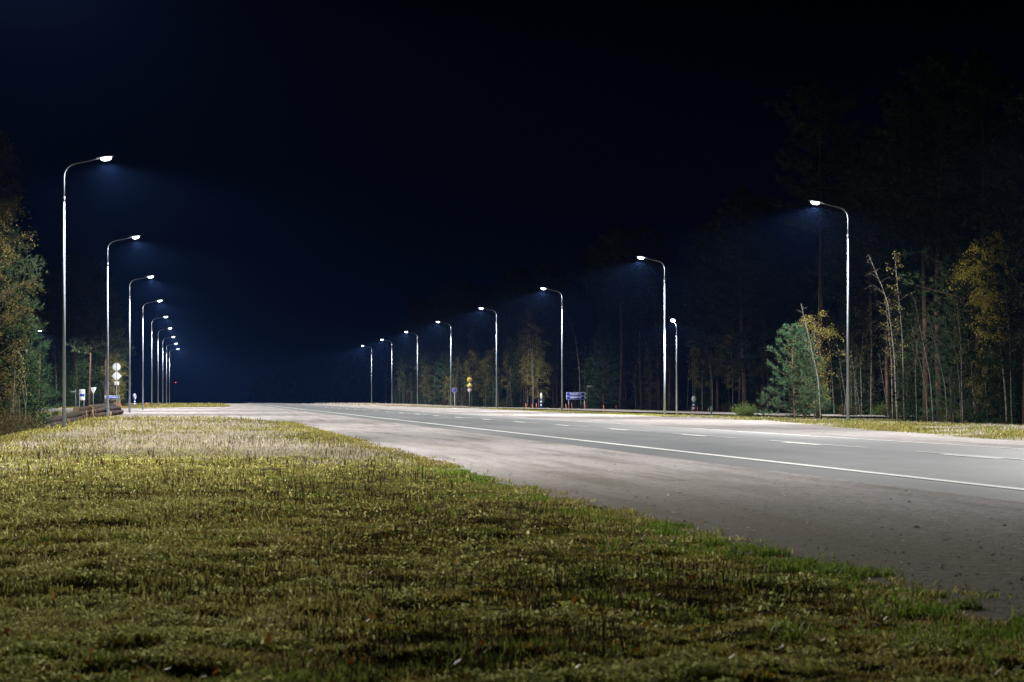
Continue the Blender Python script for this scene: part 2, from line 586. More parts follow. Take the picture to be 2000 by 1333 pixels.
def path_strip(name, pts, width, mat, off=.02, n=60):
    pts = np.asarray(pts, float)
    s = np.concatenate([[0], np.cumsum(np.linalg.norm(np.diff(pts, axis=0), axis=1))])
    u = np.linspace(0, s[-1], n)
    px = np.interp(u, s, pts[:, 0]); py = np.interp(u, s, pts[:, 1])
    k = np.ones(5) / 5
    px2 = np.convolve(np.pad(px, 2, 'edge'), k, 'valid'); py2 = np.convolve(np.pad(py, 2, 'edge'), k, 'valid')
    tx = np.gradient(px2); ty = np.gradient(py2); l = np.hypot(tx, ty)
    nx_, ny_ = -ty / l, tx / l
    t = np.linspace(-.5, .5, 9) * width
    X = px2[:, None] + nx_[:, None] * t; Y = py2[:, None] + ny_[:, None] * t
    Z = ground_z(X, Y) * 0 + np.interp(X, [0, 29, 36, 60], [0, 0, -.10, -.1]) + off
    V = np.stack([X, Y, Z], -1).reshape(-1, 3)
    i = (np.arange(n - 1)[:, None] * 9 + np.arange(8)[None, :]).ravel()
    o = obj(name, mesh_from(name, V, [(np.stack([i, i + 1, i + 10, i + 9], -1), 0)], [mat], True))
    return tag(o, kind='structure')
path_strip('side_road', [(24, 268), (33, 250), (35.3, 235), (35.6, 185), (37.5, 160), (43, 138), (52, 118), (66, 98)], 7.2, M['litgravel'], .10)

# painted lines: parts of the road
def line(x, y0, y1, wd, name='painted_line'):
    ys_ = np.arange(y0, y1 + .01, 2.0) if y1 - y0 > 4 else np.linspace(y0, y1, 3)
    f = lambda y, s: x + s * wd / 2
    o = ribbon(name, lambda y: f(y, -1), lambda y: f(y, 1), ys_, M['paint'], 3, .041, 0, road, structure=False)
    return o
line(NEAR_LINE, -20, 480, .16)
line(FAR_LINE, -20, 480, .13)
P12 = 11.35
y0 = 37.4
k = 0
while y0 + k * P12 < 470:
    a = y0 + k * P12
    line(CENTRE - .11, a, a + 3.1, .13, 'centre_dash')
    line(CENTRE + .06, a - 2.9, a + 5.9, .10, 'centre_dash')
    k += 1

# ------------------------------------------------------------------ grass and ground cover
def cam_mask(X, Y, margin=.03):
    d = X * ST + Y * CT
    l = X * CT - Y * ST
    return (d > 7.5) & (np.abs(l) < d * (1000 / F_PX + margin) + 1.0)

def scatter(n, x0, x1, d0, d1, power=1.0):
    """n random points between depths d0..d1, denser near the lens"""
    u = rng.random(n)
    if power == 0:
        d = d0 + (d1 - d0) * u
    else:
        d = (d0 ** -power + (d1 ** -power - d0 ** -power) * u) ** (-1 / power)
    hw = 1000 / F_PX + .035
    l = (rng.random(n) * 2 - 1) * (d * hw + 1.0)
    X = l * CT + d * ST; Y = -l * ST + d * CT
    k = (X > x0) & (X < x1)
    return X[k], Y[k]

def blades(X, Y, h, wd, lean=.5, sink=.01, bend=.5, seg5=True):
    n = len(X)
    Z = ground_z(X, Y) - sink
    a = rng.random(n) * 2 * math.pi
    fa = rng.random(n) * 2 * math.pi
    ln = lean * rng.random(n) * h
    b = np.stack([X, Y, Z], -1)
    dirv = np.stack([np.cos(a), np.sin(a), np.zeros(n)], -1)
    side = np.stack([np.cos(fa), np.sin(fa), np.zeros(n)], -1) * (wd / 2)[:, None]
    mid = b + dirv * (ln * .35)[:, None] + np.array([0, 0, 1.]) * (h * .55)[:, None]
    tip = b + dirv * ln[:, None] + np.array([0, 0, 1.]) * (h * (1 - .25 * rng.random(n)))[:, None]
    if seg5:
        V = np.stack([b - side, b + side, mid - side * .8, mid + side * .8, tip], 1)
        i = np.arange(n)[:, None] * 5
        return V.reshape(-1, 3), [(i + np.array([[0, 1, 3, 2]]), 4), (i + np.array([[2, 3, 4]]), 3)]
    V = np.stack([b - side, b + side, tip], 1)
    i = np.arange(n)[:, None] * 3
    return V.reshape(-1, 3), [(i + np.array([[0, 1, 2]]), 3)]

class Cover:
    def __init__(s): s.V = []; s.F = []; s.n = 0
    def add(s, VF, mi):
        V, Fs = VF
        for F, _ in Fs:
            s.F.append((F + s.n, mi))
        s.V.append(V); s.n += len(V)
    def build(s, name, mats):
        return obj(name, mesh_from(name, np.concatenate(s.V), s.F, mats))

def on_verge(X, Y, edge=0.0):
    return (X < gl(Y) - edge + np.clip(rng.normal(-.05, .17, len(X)), -.5, .6))

gc = Cover()
mats_g = [M['grass'], M['green'], M['straw'], M['weed'], M['paleleaf'], M['fallen'], M['moss'], M['orangemoss']]
# short olive turf
X, Y = scatter(420000, -7.5, 4.6, 7.8, 128, .75)
k = on_verge(X, Y); X, Y = X[k], Y[k]
bare = fbm(X * 1.3, Y * 1.3, 21)
edge = gl(Y) - X
k = (bare + .25 * rng.random(len(X)) > np.where(edge < 3.2, .57, .42)) ; X, Y = X[k], Y[k]
D = np.hypot(X, Y)
tuft = .6 * fbm(X * 2.2, Y * 2.2, 31) + .4 * vnoise(X * 6.5, Y * 6.5, 33)
h = (.014 + .10 * np.clip(tuft - .38, 0, 1) * rng.random(len(X)) + .024 * rng.random(len(X))) * (1 + .016 * D)
h = h * np.where(gl(Y) - X < 3.0, .75, 1.15)
gc.add(blades(X, Y, h, .0035 + .00035 * D * (0.6 + rng.random(len(X))), .9), 0)
print('turf', len(X))
# low moss cushions between the tufts
X, Y = scatter(620000, -7.5, 4.6, 7.8, 90, 1.0)
k = on_verge(X, Y, .05); X, Y = X[k], Y[k]
k = fbm(X * 2.4, Y * 2.4, 151) + .2 * rng.random(len(X)) > np.where(gl(Y) - X < 3.6, .555, .48); X, Y = X[k], Y[k]
D = np.hypot(X, Y)
h = (.008 + .022 * rng.random(len(X)) * vnoise(X * 7, Y * 7, 155)) * (1 + .02 * D)
gc.add(blades(X, Y, h, .006 + .0004 * D, 1.3, sink=.004, seg5=False), 6)
# orange moss patches
X, Y = scatter(150000, -1.0, 4.3, 8.5, 45, 1.0)
k = on_verge(X, Y, .3) & (.6 * fbm(X * .9, Y * .9, 161) + .4 * vnoise(X * 4, Y * 4, 163) > .535); X, Y = X[k], Y[k]
D = np.hypot(X, Y)
gc.add(blades(X, Y, .008 + .02 * rng.random(len(X)), .006 + .0004 * D, 1.3, sink=.002, seg5=False), 7)
# lush green clumps along the gravel edge and in patches
X, Y = scatter(240000, -7.5, 4.6, 7.8, 125, .8)
k = on_verge(X, Y, -.05); X, Y = X[k], Y[k]
e = gl(Y) - X
p = fbm(X * .9, Y * .9, 61)
k = ((e < .6 + .9 * (vnoise(Y * .8, Y * 0, 3) - .3)) & (fbm(X * 1.6, Y * 1.6, 71) > .56) & (Y < 40)) | ((p > .63) & (rng.random(len(X)) < .5)) | ((X < -5.3) & (Y > 60))
X, Y = X[k], Y[k]
D = np.hypot(X, Y)
h = (.02 + .10 * rng.random(len(X)) ** 1.5 * fbm(X * 1.5, Y * 1.5, 77)) * (1 + .006 * D)
gc.add(blades(X, Y, h, .005 + .0003 * D, .9), 1)
print('green', len(X))
# ragged tufts straddling the edge of the gravel
Y = 9 + 100 * rng.random(110000) ** 2.2
X = gl(Y) + rng.normal(.0, .17, len(Y)) + .25 * (vnoise(Y * 2.1, Y * 0 + 4, 171) - .5)
k = .6 * fbm(X * 2.5, Y * 1.6, 173) + .4 * vnoise(X * 6, Y * 5, 174) > .50 + .30 * np.clip(X - gl(Y), 0, .5); X, Y = X[k], Y[k]
D = np.hypot(X, Y)
h = (.015 + .085 * rng.random(len(X)) ** 1.6 * fbm(X * 2, Y * 2, 175)) * (1 + .006 * D)
kk = ((.5 * fbm(X * .7, Y * .6, 177) + .5 * vnoise(X * 3, Y * 2.2, 179) > .56) & (Y < 38))
gc.add(blades(X[kk], Y[kk], h[kk] * 1.3, .0045 + .0003 * D[kk], .9), 1)
gc.add(blades(X[~kk], Y[~kk], h[~kk], .0045 + .0003 * D[~kk], 1.0), 0)
# pale straw seed grass around and beyond the near lamp
X, Y = scatter(520000, -7.0, 4.4, 30, 128, .3)
k = on_verge(X, Y, .25); X, Y = X[k], Y[k]
D = np.hypot(X, Y)
p = .55 * fbm(X * .30, Y * .12, 81) + .45 * fbm(X * 1.1, Y * .6, 83) + .13 * np.exp(-((D - 52) / 12) ** 2) - .16 * sstep(1.5, 3.6, X) - .22 * (1 - sstep(28, 50, D)) - .25 * sstep(-3.9, -4.9, X)
k = p + (rng.random(len(X)) - .5) * .34 > .58
X, Y, D = X[k], Y[k], D[k]
h = (.05 + .20 * rng.random(len(X)) * fbm(X * .8, Y * .8, 87) * 1.5) * (.45 + .55 * sstep(32, 58, D))
gc.add(blades(X, Y, h * .85, .003 + .00011 * D, .6), 2)
print('straw', len(X))
# standing dead weed stalks
X, Y = scatter(60000, -6.5, 3.6, 9, 60, .6)
k = on_verge(X, Y, .5) & (fbm(X * .8, Y * .5, 91) > .48); X, Y = X[k], Y[k]
D = np.hypot(X, Y)
h = .05 + .22 * rng.random(len(X)) ** 2 * (.4 + .6 * sstep(22, 36, D))
gc.add(blades(X, Y, h, .003 + .00022 * D, .35), 3)
# flat pale leaves, mostly on the left of the foreground
def flat_leaves(X, Y, r, lift=.012):
    n = len(X)
    Z = ground_z(X, Y) + lift + .02 * rng.random(n)
    a = rng.random(n) * 2 * math.pi
    tl = rng.normal(0, .55, n); tl2 = rng.normal(0, .55, n)
    u = np.stack([np.cos(a), np.sin(a), tl], -1); v = np.stack([-np.sin(a), np.cos(a), tl2], -1)
    c = np.stack([X, Y, Z], -1)
    r = r[:, None]
    V = np.stack([c - u * r, c - v * r * .55 - u * r * .1, c + v * r * .0 + u * r, c + v * r * .55 - u * r * .1], 1)
    i = np.arange(n)[:, None] * 4
    return V.reshape(-1, 3), [(i + np.array([[0, 1, 2, 3]]), 4)]
X, Y = scatter(420000, -7.5, 4.0, 7.8, 62, 1.0)
k = on_verge(X, Y, .1); X, Y = X[k], Y[k]
p = fbm(X * 1.5, Y * 1.0, 101) - .085 * np.clip(X, -1.5, 3.5)
k = p * .55 + .45 * vnoise(X * 5.5, Y * 5.5, 105) + (rng.random(len(X)) - .5) * .16 > .545
X, Y = X[k], Y[k]; D = np.hypot(X, Y)
gc.add(flat_leaves(X, Y, .0045 + .008 * rng.random(len(X)) ** 1.5 + .00022 * D, .022), 4)
print('leaves', len(X))
# scattered fallen leaves
X, Y = scatter(900, -6, 4.2, 8, 40, .8)
k = on_verge(X, Y); X, Y = X[k], Y[k]
gc.add(flat_leaves(X, Y, .012 + .012 * rng.random(len(X)), .04), 5)
tag(gc.build('grass', mats_g), 'autumn verge grass, moss and low leaves left of the gravel', 'grass', kind='stuff')

# verge on the right and beyond
gc = Cover()
X, Y = scatter(420000, 20.5, 44, 62, 330, .2)
D = np.hypot(X, Y)
strip = (X > 31.4) & (X < 39.4) & (Y > 150)
k = (X > gr(Y) - .1 - .3 * rng.random(len(X))) & ~strip; X, Y, D = X[k], Y[k], D[k]
h = (.04 + .13 * rng.random(len(X)) * fbm(X * .8, Y * .8, 111)) * np.where((Y > 145) & (X < 33), .35, 1.0)
p = fbm(X * .5, Y * .25, 121)
pick = p + (rng.random(len(X)) - .5) * .3
for mi, kk in ((0, pick < .56), (1, (pick >= .56) & (pick < .64)), (2, pick >= .64)):
    gc.add(blades(X[kk], Y[kk], h[kk], .008 + .00022 * D[kk], .7), mi)
print('rverge', len(X))
tag(gc.build('grass', mats_g[:3]), 'yellowing verge grass between right shoulder and forest', 'grass', kind='stuff')
gc = Cover()
X, Y = scatter(140000, -40, 5, 118, 460, .1)
k = on_verge(X, Y) | ((X < -6) & (Y < 178)); X, Y = X[k], Y[k]
D = np.hypot(X, Y)
h = .08 + .16 * rng.random(len(X))
gc.add(blades(X, Y, h, .01 + .00022 * D, .7), 0)
X, Y = scatter(60000, 20, 40, 320, 460, .1)
k = X > gr(Y); X, Y = X[k], Y[k]
gc.add(blades(X, Y, .08 + .18 * rng.random(len(X)), .01 + .0002 * np.hypot(X, Y), .7), 2)
tag(gc.build('grass', mats_g[:3]), 'far verge grass strips beyond the junction', 'grass', kind='stuff')

# debris and pebbles on the gravel
def lumps(X, Y, r, zoff=.008):
    n = len(X)
    Z = ground_z(X, Y, False) + zoff
    base = np.array([[1, 0, 0], [-.5, .86, 0], [-.5, -.86, 0], [0, 0, .55]])
    V = base[None] * r[:, None, None] * (0.6 + .8 * rng.random((n, 4, 1)))
    a = rng.random(n) * 6.28
    st = 1 + 2.2 * rng.random(n) ** 3
    x = V[..., 0] * st[:, None]
    ca, sa = np.cos(a)[:, None], np.sin(a)[:, None]
    W = np.stack([x * ca - V[..., 1] * sa, x * sa + V[..., 1] * ca, V[..., 2]], -1) + np.stack([X, Y, Z], -1)[:, None]
    i = np.arange(n)[:, None] * 4
    F = np.concatenate([i + np.array([[0, 1, 3]]), i + np.array([[1, 2, 3]]), i + np.array([[2, 0, 3]])])
    return W.reshape(-1, 3), [(F, 3)]
gc = Cover()
X, Y = scatter(30000, 3.8, 8.6, 9, 75, .8)
e = X - gl(Y)
k = (e > 0.0) & (rng.random(len(X)) < np.exp(-e / 1.6) * .9 + .05) & (fbm(X * 1.2, Y * .7, 131) > .37)
X, Y = X[k], Y[k]
gc.add(lumps(X, Y, .0025 + .013 * rng.random(len(X)) ** 4), 0)
X, Y = scatter(1300, 3.8, 8.0, 9, 60, .8)
k = (X > gl(Y)) & (fbm(X * .9, Y * .8, 141) > .52); X, Y = X[k], Y[k]
gc.add(lumps(X, Y, .006 + .018 * rng.random(len(X)) ** 3), 0)
X, Y = scatter(2500, 3.8, 22, 9, 90, .8)
k = (X > gl(Y)) & ((X < 8.4) | (X > 17.3)); X, Y = X[k], Y[k]
gc.add(lumps(X, Y, .004 + .010 * rng.random(len(X)) ** 2), 1)
X, Y = scatter(90, 3.8, 9.0, 14, 60, .8)
k = (X > gl(Y)); X, Y = X[k], Y[k]
V, Fs = flat_leaves(X, Y, .02 + .012 * rng.random(len(X)), 0); V[:, 2] += .01
gc.add((V, Fs), 1)
tag(gc.build('debris', [M['debris'], M['straw']]), 'dark crumbs, twigs and pale bits scattered on gravel', 'debris', kind='stuff')

# ------------------------------------------------------------------ street lamps
def light_data(name, power, aim_side=.68, cross=.42):
    ld = bpy.data.lights.new(name, 'POINT')
    ld.energy = power
    ld.color = LAMP_COL
    ld.shadow_soft_size = .06
    ld.use_nodes = True
    nt = ld.node_tree; N = nt.nodes; L = nt.links
    em = N.get('Emission') or N.new('ShaderNodeEmission')
    t = N.new('ShaderNodeTexCoord')
    s = N.new('ShaderNodeSeparateXYZ')
    L.new(t.outputs['Normal'], s.inputs[0])
    c = N.new('ShaderNodeMath'); c.operation = 'MULTIPLY'; c.inputs[1].default_value = -1.0
    L.new(s.outputs['Z'], c.inputs[0])
    r = N.new('ShaderNodeValToRGB')
    e = r.color_ramp.elements
    stops = [(0.0, 0.0), (.04, .010), (.10, .07), (.18, .36), (.26, 1.0), (.36, .84), (.5, .70), (1.0, .34)]
    while len(e) < len(stops): e.new(.5)
    for k_, (p_, v_) in enumerate(stops):
        e[k_].position = p_; e[k_].color = (v_, v_, v_, 1)
    L.new(c.outputs[0], r.inputs[0])
    mr = N.new('ShaderNodeMapRange')
    mr.inputs['From Min'].default_value = -.82; mr.inputs['From Max'].default_value = -.12
    mr.inputs['To Min'].default_value = 1 - aim_side * 1.35; mr.inputs['To Max'].default_value = 1.0
    L.new(s.outputs['X'], mr.inputs['Value'])
    mu = N.new('ShaderNodeMath'); mu.operation = 'MULTIPLY'
    L.new(r.outputs[0], mu.inputs[0]); L.new(mr.outputs[0], mu.inputs[1])
    ab = N.new('ShaderNodeMath'); ab.operation = 'ABSOLUTE'
    L.new(s.outputs['Y'], ab.inputs[0])
    al = N.new('ShaderNodeMapRange')          # road optics: more light along the road than across it
    al.inputs['To Min'].default_value = cross; al.inputs['To Max'].default_value = 1.3 if cross < .9 else 1.0
    al.inputs['From Min'].default_value = .1; al.inputs['From Max'].default_value = .95
    sm = N.new('ShaderNodeMath'); sm.operation = 'MULTIPLY_ADD'; sm.inputs[1].default_value = .6
    L.new(c.outputs[0], sm.inputs[0]); L.new(ab.outputs[0], sm.inputs[2])
    L.new(sm.outputs[0], al.inputs['Value'])
    m2 = N.new('ShaderNodeMath'); m2.operation = 'MULTIPLY'
    L.new(mu.outputs[0], m2.inputs[0]); L.new(al.outputs[0], m2.inputs[1])
    L.new(m2.outputs[0], em.inputs['Strength'])
    return ld

def make_lamp(H, arm, label, cat, group, power, r0=.076, **lk):
    root = thing('street_lamp', (0, 0, 0), label, cat, group)
    zj = H * .838
    MB().tube([[0, 0, -.3], [0, 0, H * .4], [0, 0, zj]], [r0, r0 * .70, r0 * .42], 14).build('pole', M['galv'], root, True)
    MB().tube([[0, 0, zj - .04], [0, 0, zj + .16]], [r0 * .50, r0 * .50], 14).build('collar', M['galvdark'], root, True)
    zb = H - .75
    ru = r0 * .34
    pts = [[0, 0, zj + .1], [0, 0, zb], [.02, 0, zb + .15], [.08, 0, zb + .28], [.18, 0, zb + .39], [.33, 0, zb + .47], [.5, 0, zb + .515],
           [.5 + (arm - .75) * .5, 0, zb + .59], [arm - .2, 0, zb + .70]]
    MB().tube(pts, [ru, ru, ru * .97, ru * .94, ru * .9, ru * .86, ru * .8, ru * .7, ru * .62], 10).build('arm', M['galv'], root, True)
    # luminaire: a flat tapered housing with a shallow bowl lens below
    hb = MB()
    x0, x1 = arm - .30, arm + .34
    prof = [(0, .035, .03), (.08, .05, .035), (.22, .12, .05), (.45, .16, .055), (.8, .15, .05), (.96, .10, .035), (1, .04, .02)]
    V = []
    for t_, wy, hz in prof:
        x = x0 + (x1 - x0) * t_
        zc = H - .03 + (x - arm) * .11
        for q in range(12):
            a = q / 12 * 2 * math.pi
            V.append([x, wy * math.cos(a), zc + .03 + hz * (math.sin(a) if math.sin(a) > 0 else .35 * math.sin(a))])
    n = len(prof)
    F = [[i * 12 + j, i * 12 + (j + 1) % 12, (i + 1) * 12 + (j + 1) % 12, (i + 1) * 12 + j] for i in range(n - 1) for j in range(12)]
    b0 = hb.n
    hb.add(V, F)
    hb.F.append((np.array([list(range(b0, b0 + 12))]), 0)); hb.F.append((np.array([list(range(b0 + (n - 1) * 12, b0 + n * 12))[::-1]]), 0))
    lum = hb.build('luminaire', M['lampbody'], root, True)
    le = MB(); V = []
    for i, (rr, dz) in enumerate([(1, 0), (.95, -.045), (.78, -.085), (.45, -.108), (0.02, -.115)]):
        for q in range(16):
            a = q / 16 * 2 * math.pi
            x = .20 * rr * math.cos(a)
            V.append([arm + .05 + x, .14 * rr * math.sin(a), H - .018 + x * .11 + dz])
    F = [[i * 16 + j, (i + 1) * 16 + j, (i + 1) * 16 + (j + 1) % 16, i * 16 + (j + 1) % 16] for i in range(4) for j in range(16)]
    b0 = le.n
    le.add(V, F)
    le.F.append((np.array([list(range(64, 80))[::-1]]), 0))
    le.build('lens', M['lens'], lum, True)
    lo = bpy.data.objects.new('lamp_light', light_data('lamp_light', power, **lk))
    C.objects.link(lo); lo.parent = root
    lo.location = (arm + .05, 0, H - .24)
    return root

ordw = ['nearest', 'second', 'third', 'fourth', 'fifth', 'sixth', 'seventh', 'eighth', 'farthest']
lamp0 = make_lamp(10.0, 1.48, '', 'street lamp', 'tall street lamps along the left verge', LAMP_W)
DL = [89.1 + 43.9 * i for i in range(-1, 9)]
DR = [109.8 + 43.2 * i for i in range(-1, 8)]
for i, d in enumerate(DL):
    x = 383.2 - .487 * 47220 / d
    X, Y = at(x, d)
    o = lamp0 if i == 0 else dup(lamp0)
    o.location = (X, Y, float(ground_z(X, Y, False)))
    if i == 0:
        o['label'] = 'tall grey street lamp on the left verge outside the picture beside the foreground grass'
    else:
        o['label'] = f'{ordw[i-1]} tall lit street lamp in the left row, arm reaching right over the road'
    o['group'] = 'tall street lamps along the left verge'
for i, d in enumerate(DR):
    x = 388 + 2.949 * 47220 / d
    X, Y = at(x, d)
    o = dup(lamp0)
    o.location = (X, Y, float(ground_z(X, Y, False)))
    o.rotation_euler = (0, 0, math.pi)
    if i == 0:
        o['label'] = 'tall grey street lamp on the right verge outside the picture'
    else:
        nm = ordw[i - 1] if i < 8 else 'farthest'
        o['label'] = f'{nm} tall lit street lamp in the right row, arm reaching left over the road'
    o['group'] = 'tall street lamps along the right verge'
# the shorter lamps of the side roads
X, Y = at(1319, 150)
sl = make_lamp(5.95, .95, 'short thin street lamp facing the camera, just right of a tall one', 'street lamp', None, LAMP_W * .5, .06, cross=.9)
sl.location = (X, Y - .4, 0.0); sl.rotation_euler = (0, 0, math.pi / 2 + .03)
X, Y = at(77, 250)
sl = make_lamp(8.1, 1.3, 'side road street lamp half hidden by the dark tree at the left', 'street lamp', None, LAMP_W * .5, .07)
sl.location = (X - 1.3, Y, -.02); sl.rotation_euler = (0, 0, 0)

# ------------------------------------------------------------------ signs
def text_mesh(body, size, name='lettering', squeeze=1.0):
    cu = bpy.data.curves.new('txt', 'FONT')
    cu.body = body; cu.size = size; cu.extrude = .004; cu.offset = size * .018
    cu.align_x = 'CENTER'; cu.align_y = 'CENTER'
    o = bpy.data.objects.new('txt', cu)
    C.objects.link(o)
    dg = bpy.context.evaluated_depsgraph_get()
    me = bpy.data.meshes.new_from_object(o.evaluated_get(dg))
    bpy.data.objects.remove(o); bpy.data.curves.remove(cu)
    me.transform(Matrix.Rotation(math.pi / 2, 4, 'X') @ Matrix.Scale(squeeze, 4, (1, 0, 0)))
    me.name = name
    return me

def letters(body, size, mat, parent, x, y, z, squeeze=1.0, name='lettering'):
    me = text_mesh(body, size, name, squeeze)
    me.materials.clear(); me.materials.append(mat)
    o = obj(name, me, parent)
    o.location = (x, y, z)
    return o

def circ(r, n=28, cx=0, cz=0, sx=1.0):
    return [(cx + sx * r * math.cos(2 * math.pi * i / n), cz + r * math.sin(2 * math.pi * i / n)) for i in range(n)]
def dia(r): return [(r, 0), (0, r), (-r, 0), (0, -r)]
def rect(w_, h_, cx=0, cz=0): return [(cx - w_ / 2, cz - h_ / 2), (cx + w_ / 2, cz - h_ / 2), (cx + w_ / 2, cz + h_ / 2), (cx - w_ / 2, cz + h_ / 2)]
def shift(poly, dx, dz): return [(a + dx, b + dz) for a, b in poly]

def sign_root(name, x, d, label, cat='road sign', rz=None, group=None):
    X, Y = at(x, d)
    return thing(name, (X, Y, float(ground_z(X, Y, False))), label, cat, group, -TH if rz is None else rz)

def post(root, h, r=.03, x=0, y=.0, mat='galv'):
    return MB().tube([[x, y, -.1], [x, y, h]], [r, r], 8).build('post', M[mat], root, True)

# back of a disc, a diamond and a small plate on one post
d = 201.0
r = sign_root('road_sign_post', 228, d, 'grey backs of a round sign, diamond and small plate stacked on one post')
post(r, 4.02, .035, 0, -.05)
for nm, poly, z in (('disc', circ(.335), zat(717, d)), ('diamond', dia(.43), zat(735, d)), ('plate', rect(.40, .29), zat(749, d))):
    MB().prism(shift(poly, -.02 if nm != 'plate' else 0, z), 0, .02).build(nm, M['alu'], r)
d = 214.0
r = sign_root('round_sign', 207, d, 'dim grey back of a round sign behind the second left lamp pole')
post(r, zat(745, d), .03, .0, -.04)
MB().prism(shift(circ(.34), 0, zat(750.5, d)), 0, .02).build('disc', M['galvdark'], r)
# left direction sign
d = 250.0
r = sign_root('direction_sign', 219, d, 'blue direction sign reading KARVIA partly behind a lamp pole, left of the road')
for px in (-.45, .5):
    post(r, zat(774, d), .035, px, .05)
z = zat(776.6, d)
pn = MB().prism(rect(1.5, .38, 0, z), 0, .03).build('panel', M['white'], r)
MB().prism(rect(1.43, .335, 0, z), -.008, 0).build('blue_field', M['blue'], pn)
MB().prism([(-.70, z), (-.55, z - .12), (-.55, z + .12)], -.016, -.008).build('arrow', M['white'], pn)
letters('27 KARVIA', .27, M['white'], pn, .10, -.014, z, .82)
# right direction sign
d = 250.0
r = sign_root('direction_sign', 1125.5, d, 'blue direction sign with two rows, IKAALINEN 37 above JÄMIJÄRVI 13, right of road')
for px in (-.77, .84):
    post(r, zat(777, d), .045, px, .06)
for body, y in (('IKAALINEN  37', 766.7), ('JÄMIJÄRVI 13', 773.9)):
    z = zat(y, d)
    w_ = 1.02
    pn = MB().prism([(-w_, z - .19), (w_ - .14, z - .19), (w_ - .0, z - .05), (w_ + .03, z), (w_, z + .05), (w_ - .14, z + .19), (-w_, z + .19)], 0, .03).build('panel', M['white'], r)
    MB().prism(rect(2 * w_ - .20, .34, -.06, z), -.008, 0).build('blue_field', M['blue'], pn)
    letters(body, .225, M['white'], pn, -.08, -.014, z + .01, .80 if 'IKA' in body else .86)
# street name signs
d = 238.0
r = sign_root('street_name_sign', 148, d, 'thin street name sign on a slim post beside the info board on the left')
post(r, zat(762, d), .025)
MB().prism(rect(.58, .15, -.36, zat(765.5, d)), -.01, .01).build('plate', M['galvdark'], r)
r = sign_root('street_name_sign', 1146.5, 246.0, 'thin grey street name sign on a post just right of the blue direction sign')
post(r, zat(749, 246), .022, mat='galvdark')
MB().prism(rect(.74, .18, .42, zat(751.5, 246)), -.01, .01).build('plate', M['galvdark'], r)
# information board
r = sign_root('information_board', 160.5, d, 'white and blue three panel information board on two posts at the left side road')
for px in (-.27, .17):
    post(r, zat(762, d), .045, px, .04)
MB().prism(rect(.56, 1.06, 0.0, zat(771.3, d)), 0, .03).build('panel', M['white'], r)
for y, hh, mt in ((764.8, .26, 'alu'), (772, .26, 'blue'), (779.5, .27, 'alu')):
    MB().prism(rect(.46, hh, 0, zat(y, d)), -.01, 0).build('panel_field', M[mt], r)
# yield sign back
r = sign_root('yield_sign', 182.3, d, 'grey back of an inverted triangle yield sign on a post above the log pile')
post(r, zat(757.5, d), .028, 0, -.04)
MB().prism([(-.30, zat(757, d)), (.30, zat(757, d)), (.02, zat(770.5, d)), (-.02, zat(770.5, d))][::-1], 0, .02).build('triangle', M['alu'], r)
# traffic divider posts
def divider(x, d, yc, hh, sx, face, label, rz_extra, ybase, back=False):
    r = sign_root('divider_sign', x, d, label)
    post(r, zat(yc, d), .035)
    r0_ = hh / 2
    z = zat(yc, d)
    dsc = MB().prism(shift(circ(r0_, 28, sx=sx), 0, z), -.06, -.04).build('disc', M['alu' if back else 'white'], r)
    if not back:
        MB().prism(shift(circ(r0_ * .88, 28, sx=sx), 0, z), -.068, -.06).build('disc_face', M['blue'], dsc)
        q = r0_ * .55
        a = np.array([[-.5 * sx, .62], [-.2 * sx, .75], [.5 * sx, -.35], [.65 * sx, -.1], [.6 * sx, -.75], [.0, -.55], [.25 * sx, -.45]]) * r0_
        MB().prism([(p[0], p[1] + z) for p in a], -.076, -.068).build('arrow', M['white'], dsc)
    bands = MB().tube([[0, 0, 0], [0, 0, 1]], [.09, .09], 12)
    zt = z - r0_ - .02
    nb = 5; zl = .22; step = (zt - zl) / nb
    for b_ in range(nb):
        MB().tube([[0, 0, zl + b_ * step], [0, 0, zl + (b_ + 1) * step - .004]], [.095, .095], 12).build('band', M['white' if b_ % 2 else 'blue'], r, True)
    return r
divider(263, 276, 775, .70, .52, 'blue', 'blue round keep right sign on a blue and white banded post, left of the road', 0, 796)
divider(1057, 256, 770, .66, .36, 'alu', 'grey backed oval sign on a blue and white banded post behind the third right lamp', 0, 797.5, True)
divider(1355, 201, 775, .53, .66, 'alu', 'grey backed round sign on a blue and white banded post between two orange sticks', 0, 803, True)
# round blue sign
d = 318.0
r = sign_root('round_sign', 888, d, 'violet blue round sign with pale rim on a post beside a right row lamp')
post(r, zat(761, d), .04, .0, .03, 'alu')
MB().prism(shift(circ(.36), 0, zat(761, d)), 0, .02).build('rim', M['lilac'], r)
MB().prism(shift(circ(.26), 0, zat(761, d)), -.01, 0).build('disc', M['violet'], r)
# speed sign with priority diamond
d = 291.0
r = sign_root('road_sign_post', 917, d, 'orange round speed sign above a yellow diamond and a small number plate')
post(r, zat(738, d), .035, 0, .03, 'galvdark')
z = zat(741, d)
rim = MB().prism(shift(circ(.33), 0, z), 0, .02).build('speed_disc', M['orangesign'], r)
MB().prism(shift(circ(.25), 0, z), -.01, 0).build('disc_face', M['yellow'], rim)
letters('80', .30, M['blackp'], rim, 0, -.018, z + .01)
z = zat(752.5, d)
rim = MB().prism(shift(dia(.37), 0, z), 0, .02).build('diamond', M['paleyellow'], r)
MB().prism(shift(dia(.26), 0, z), -.01, 0).build('diamond_face', M['yellow'], rim)
z = zat(761.3, d)
pl = MB().prism(rect(.40, .32, 0, z), 0, .02).build('number_plate', M['pinkp'], r)
letters('23', .28, M['purplep'], pl, 0, -.012, z + .01)
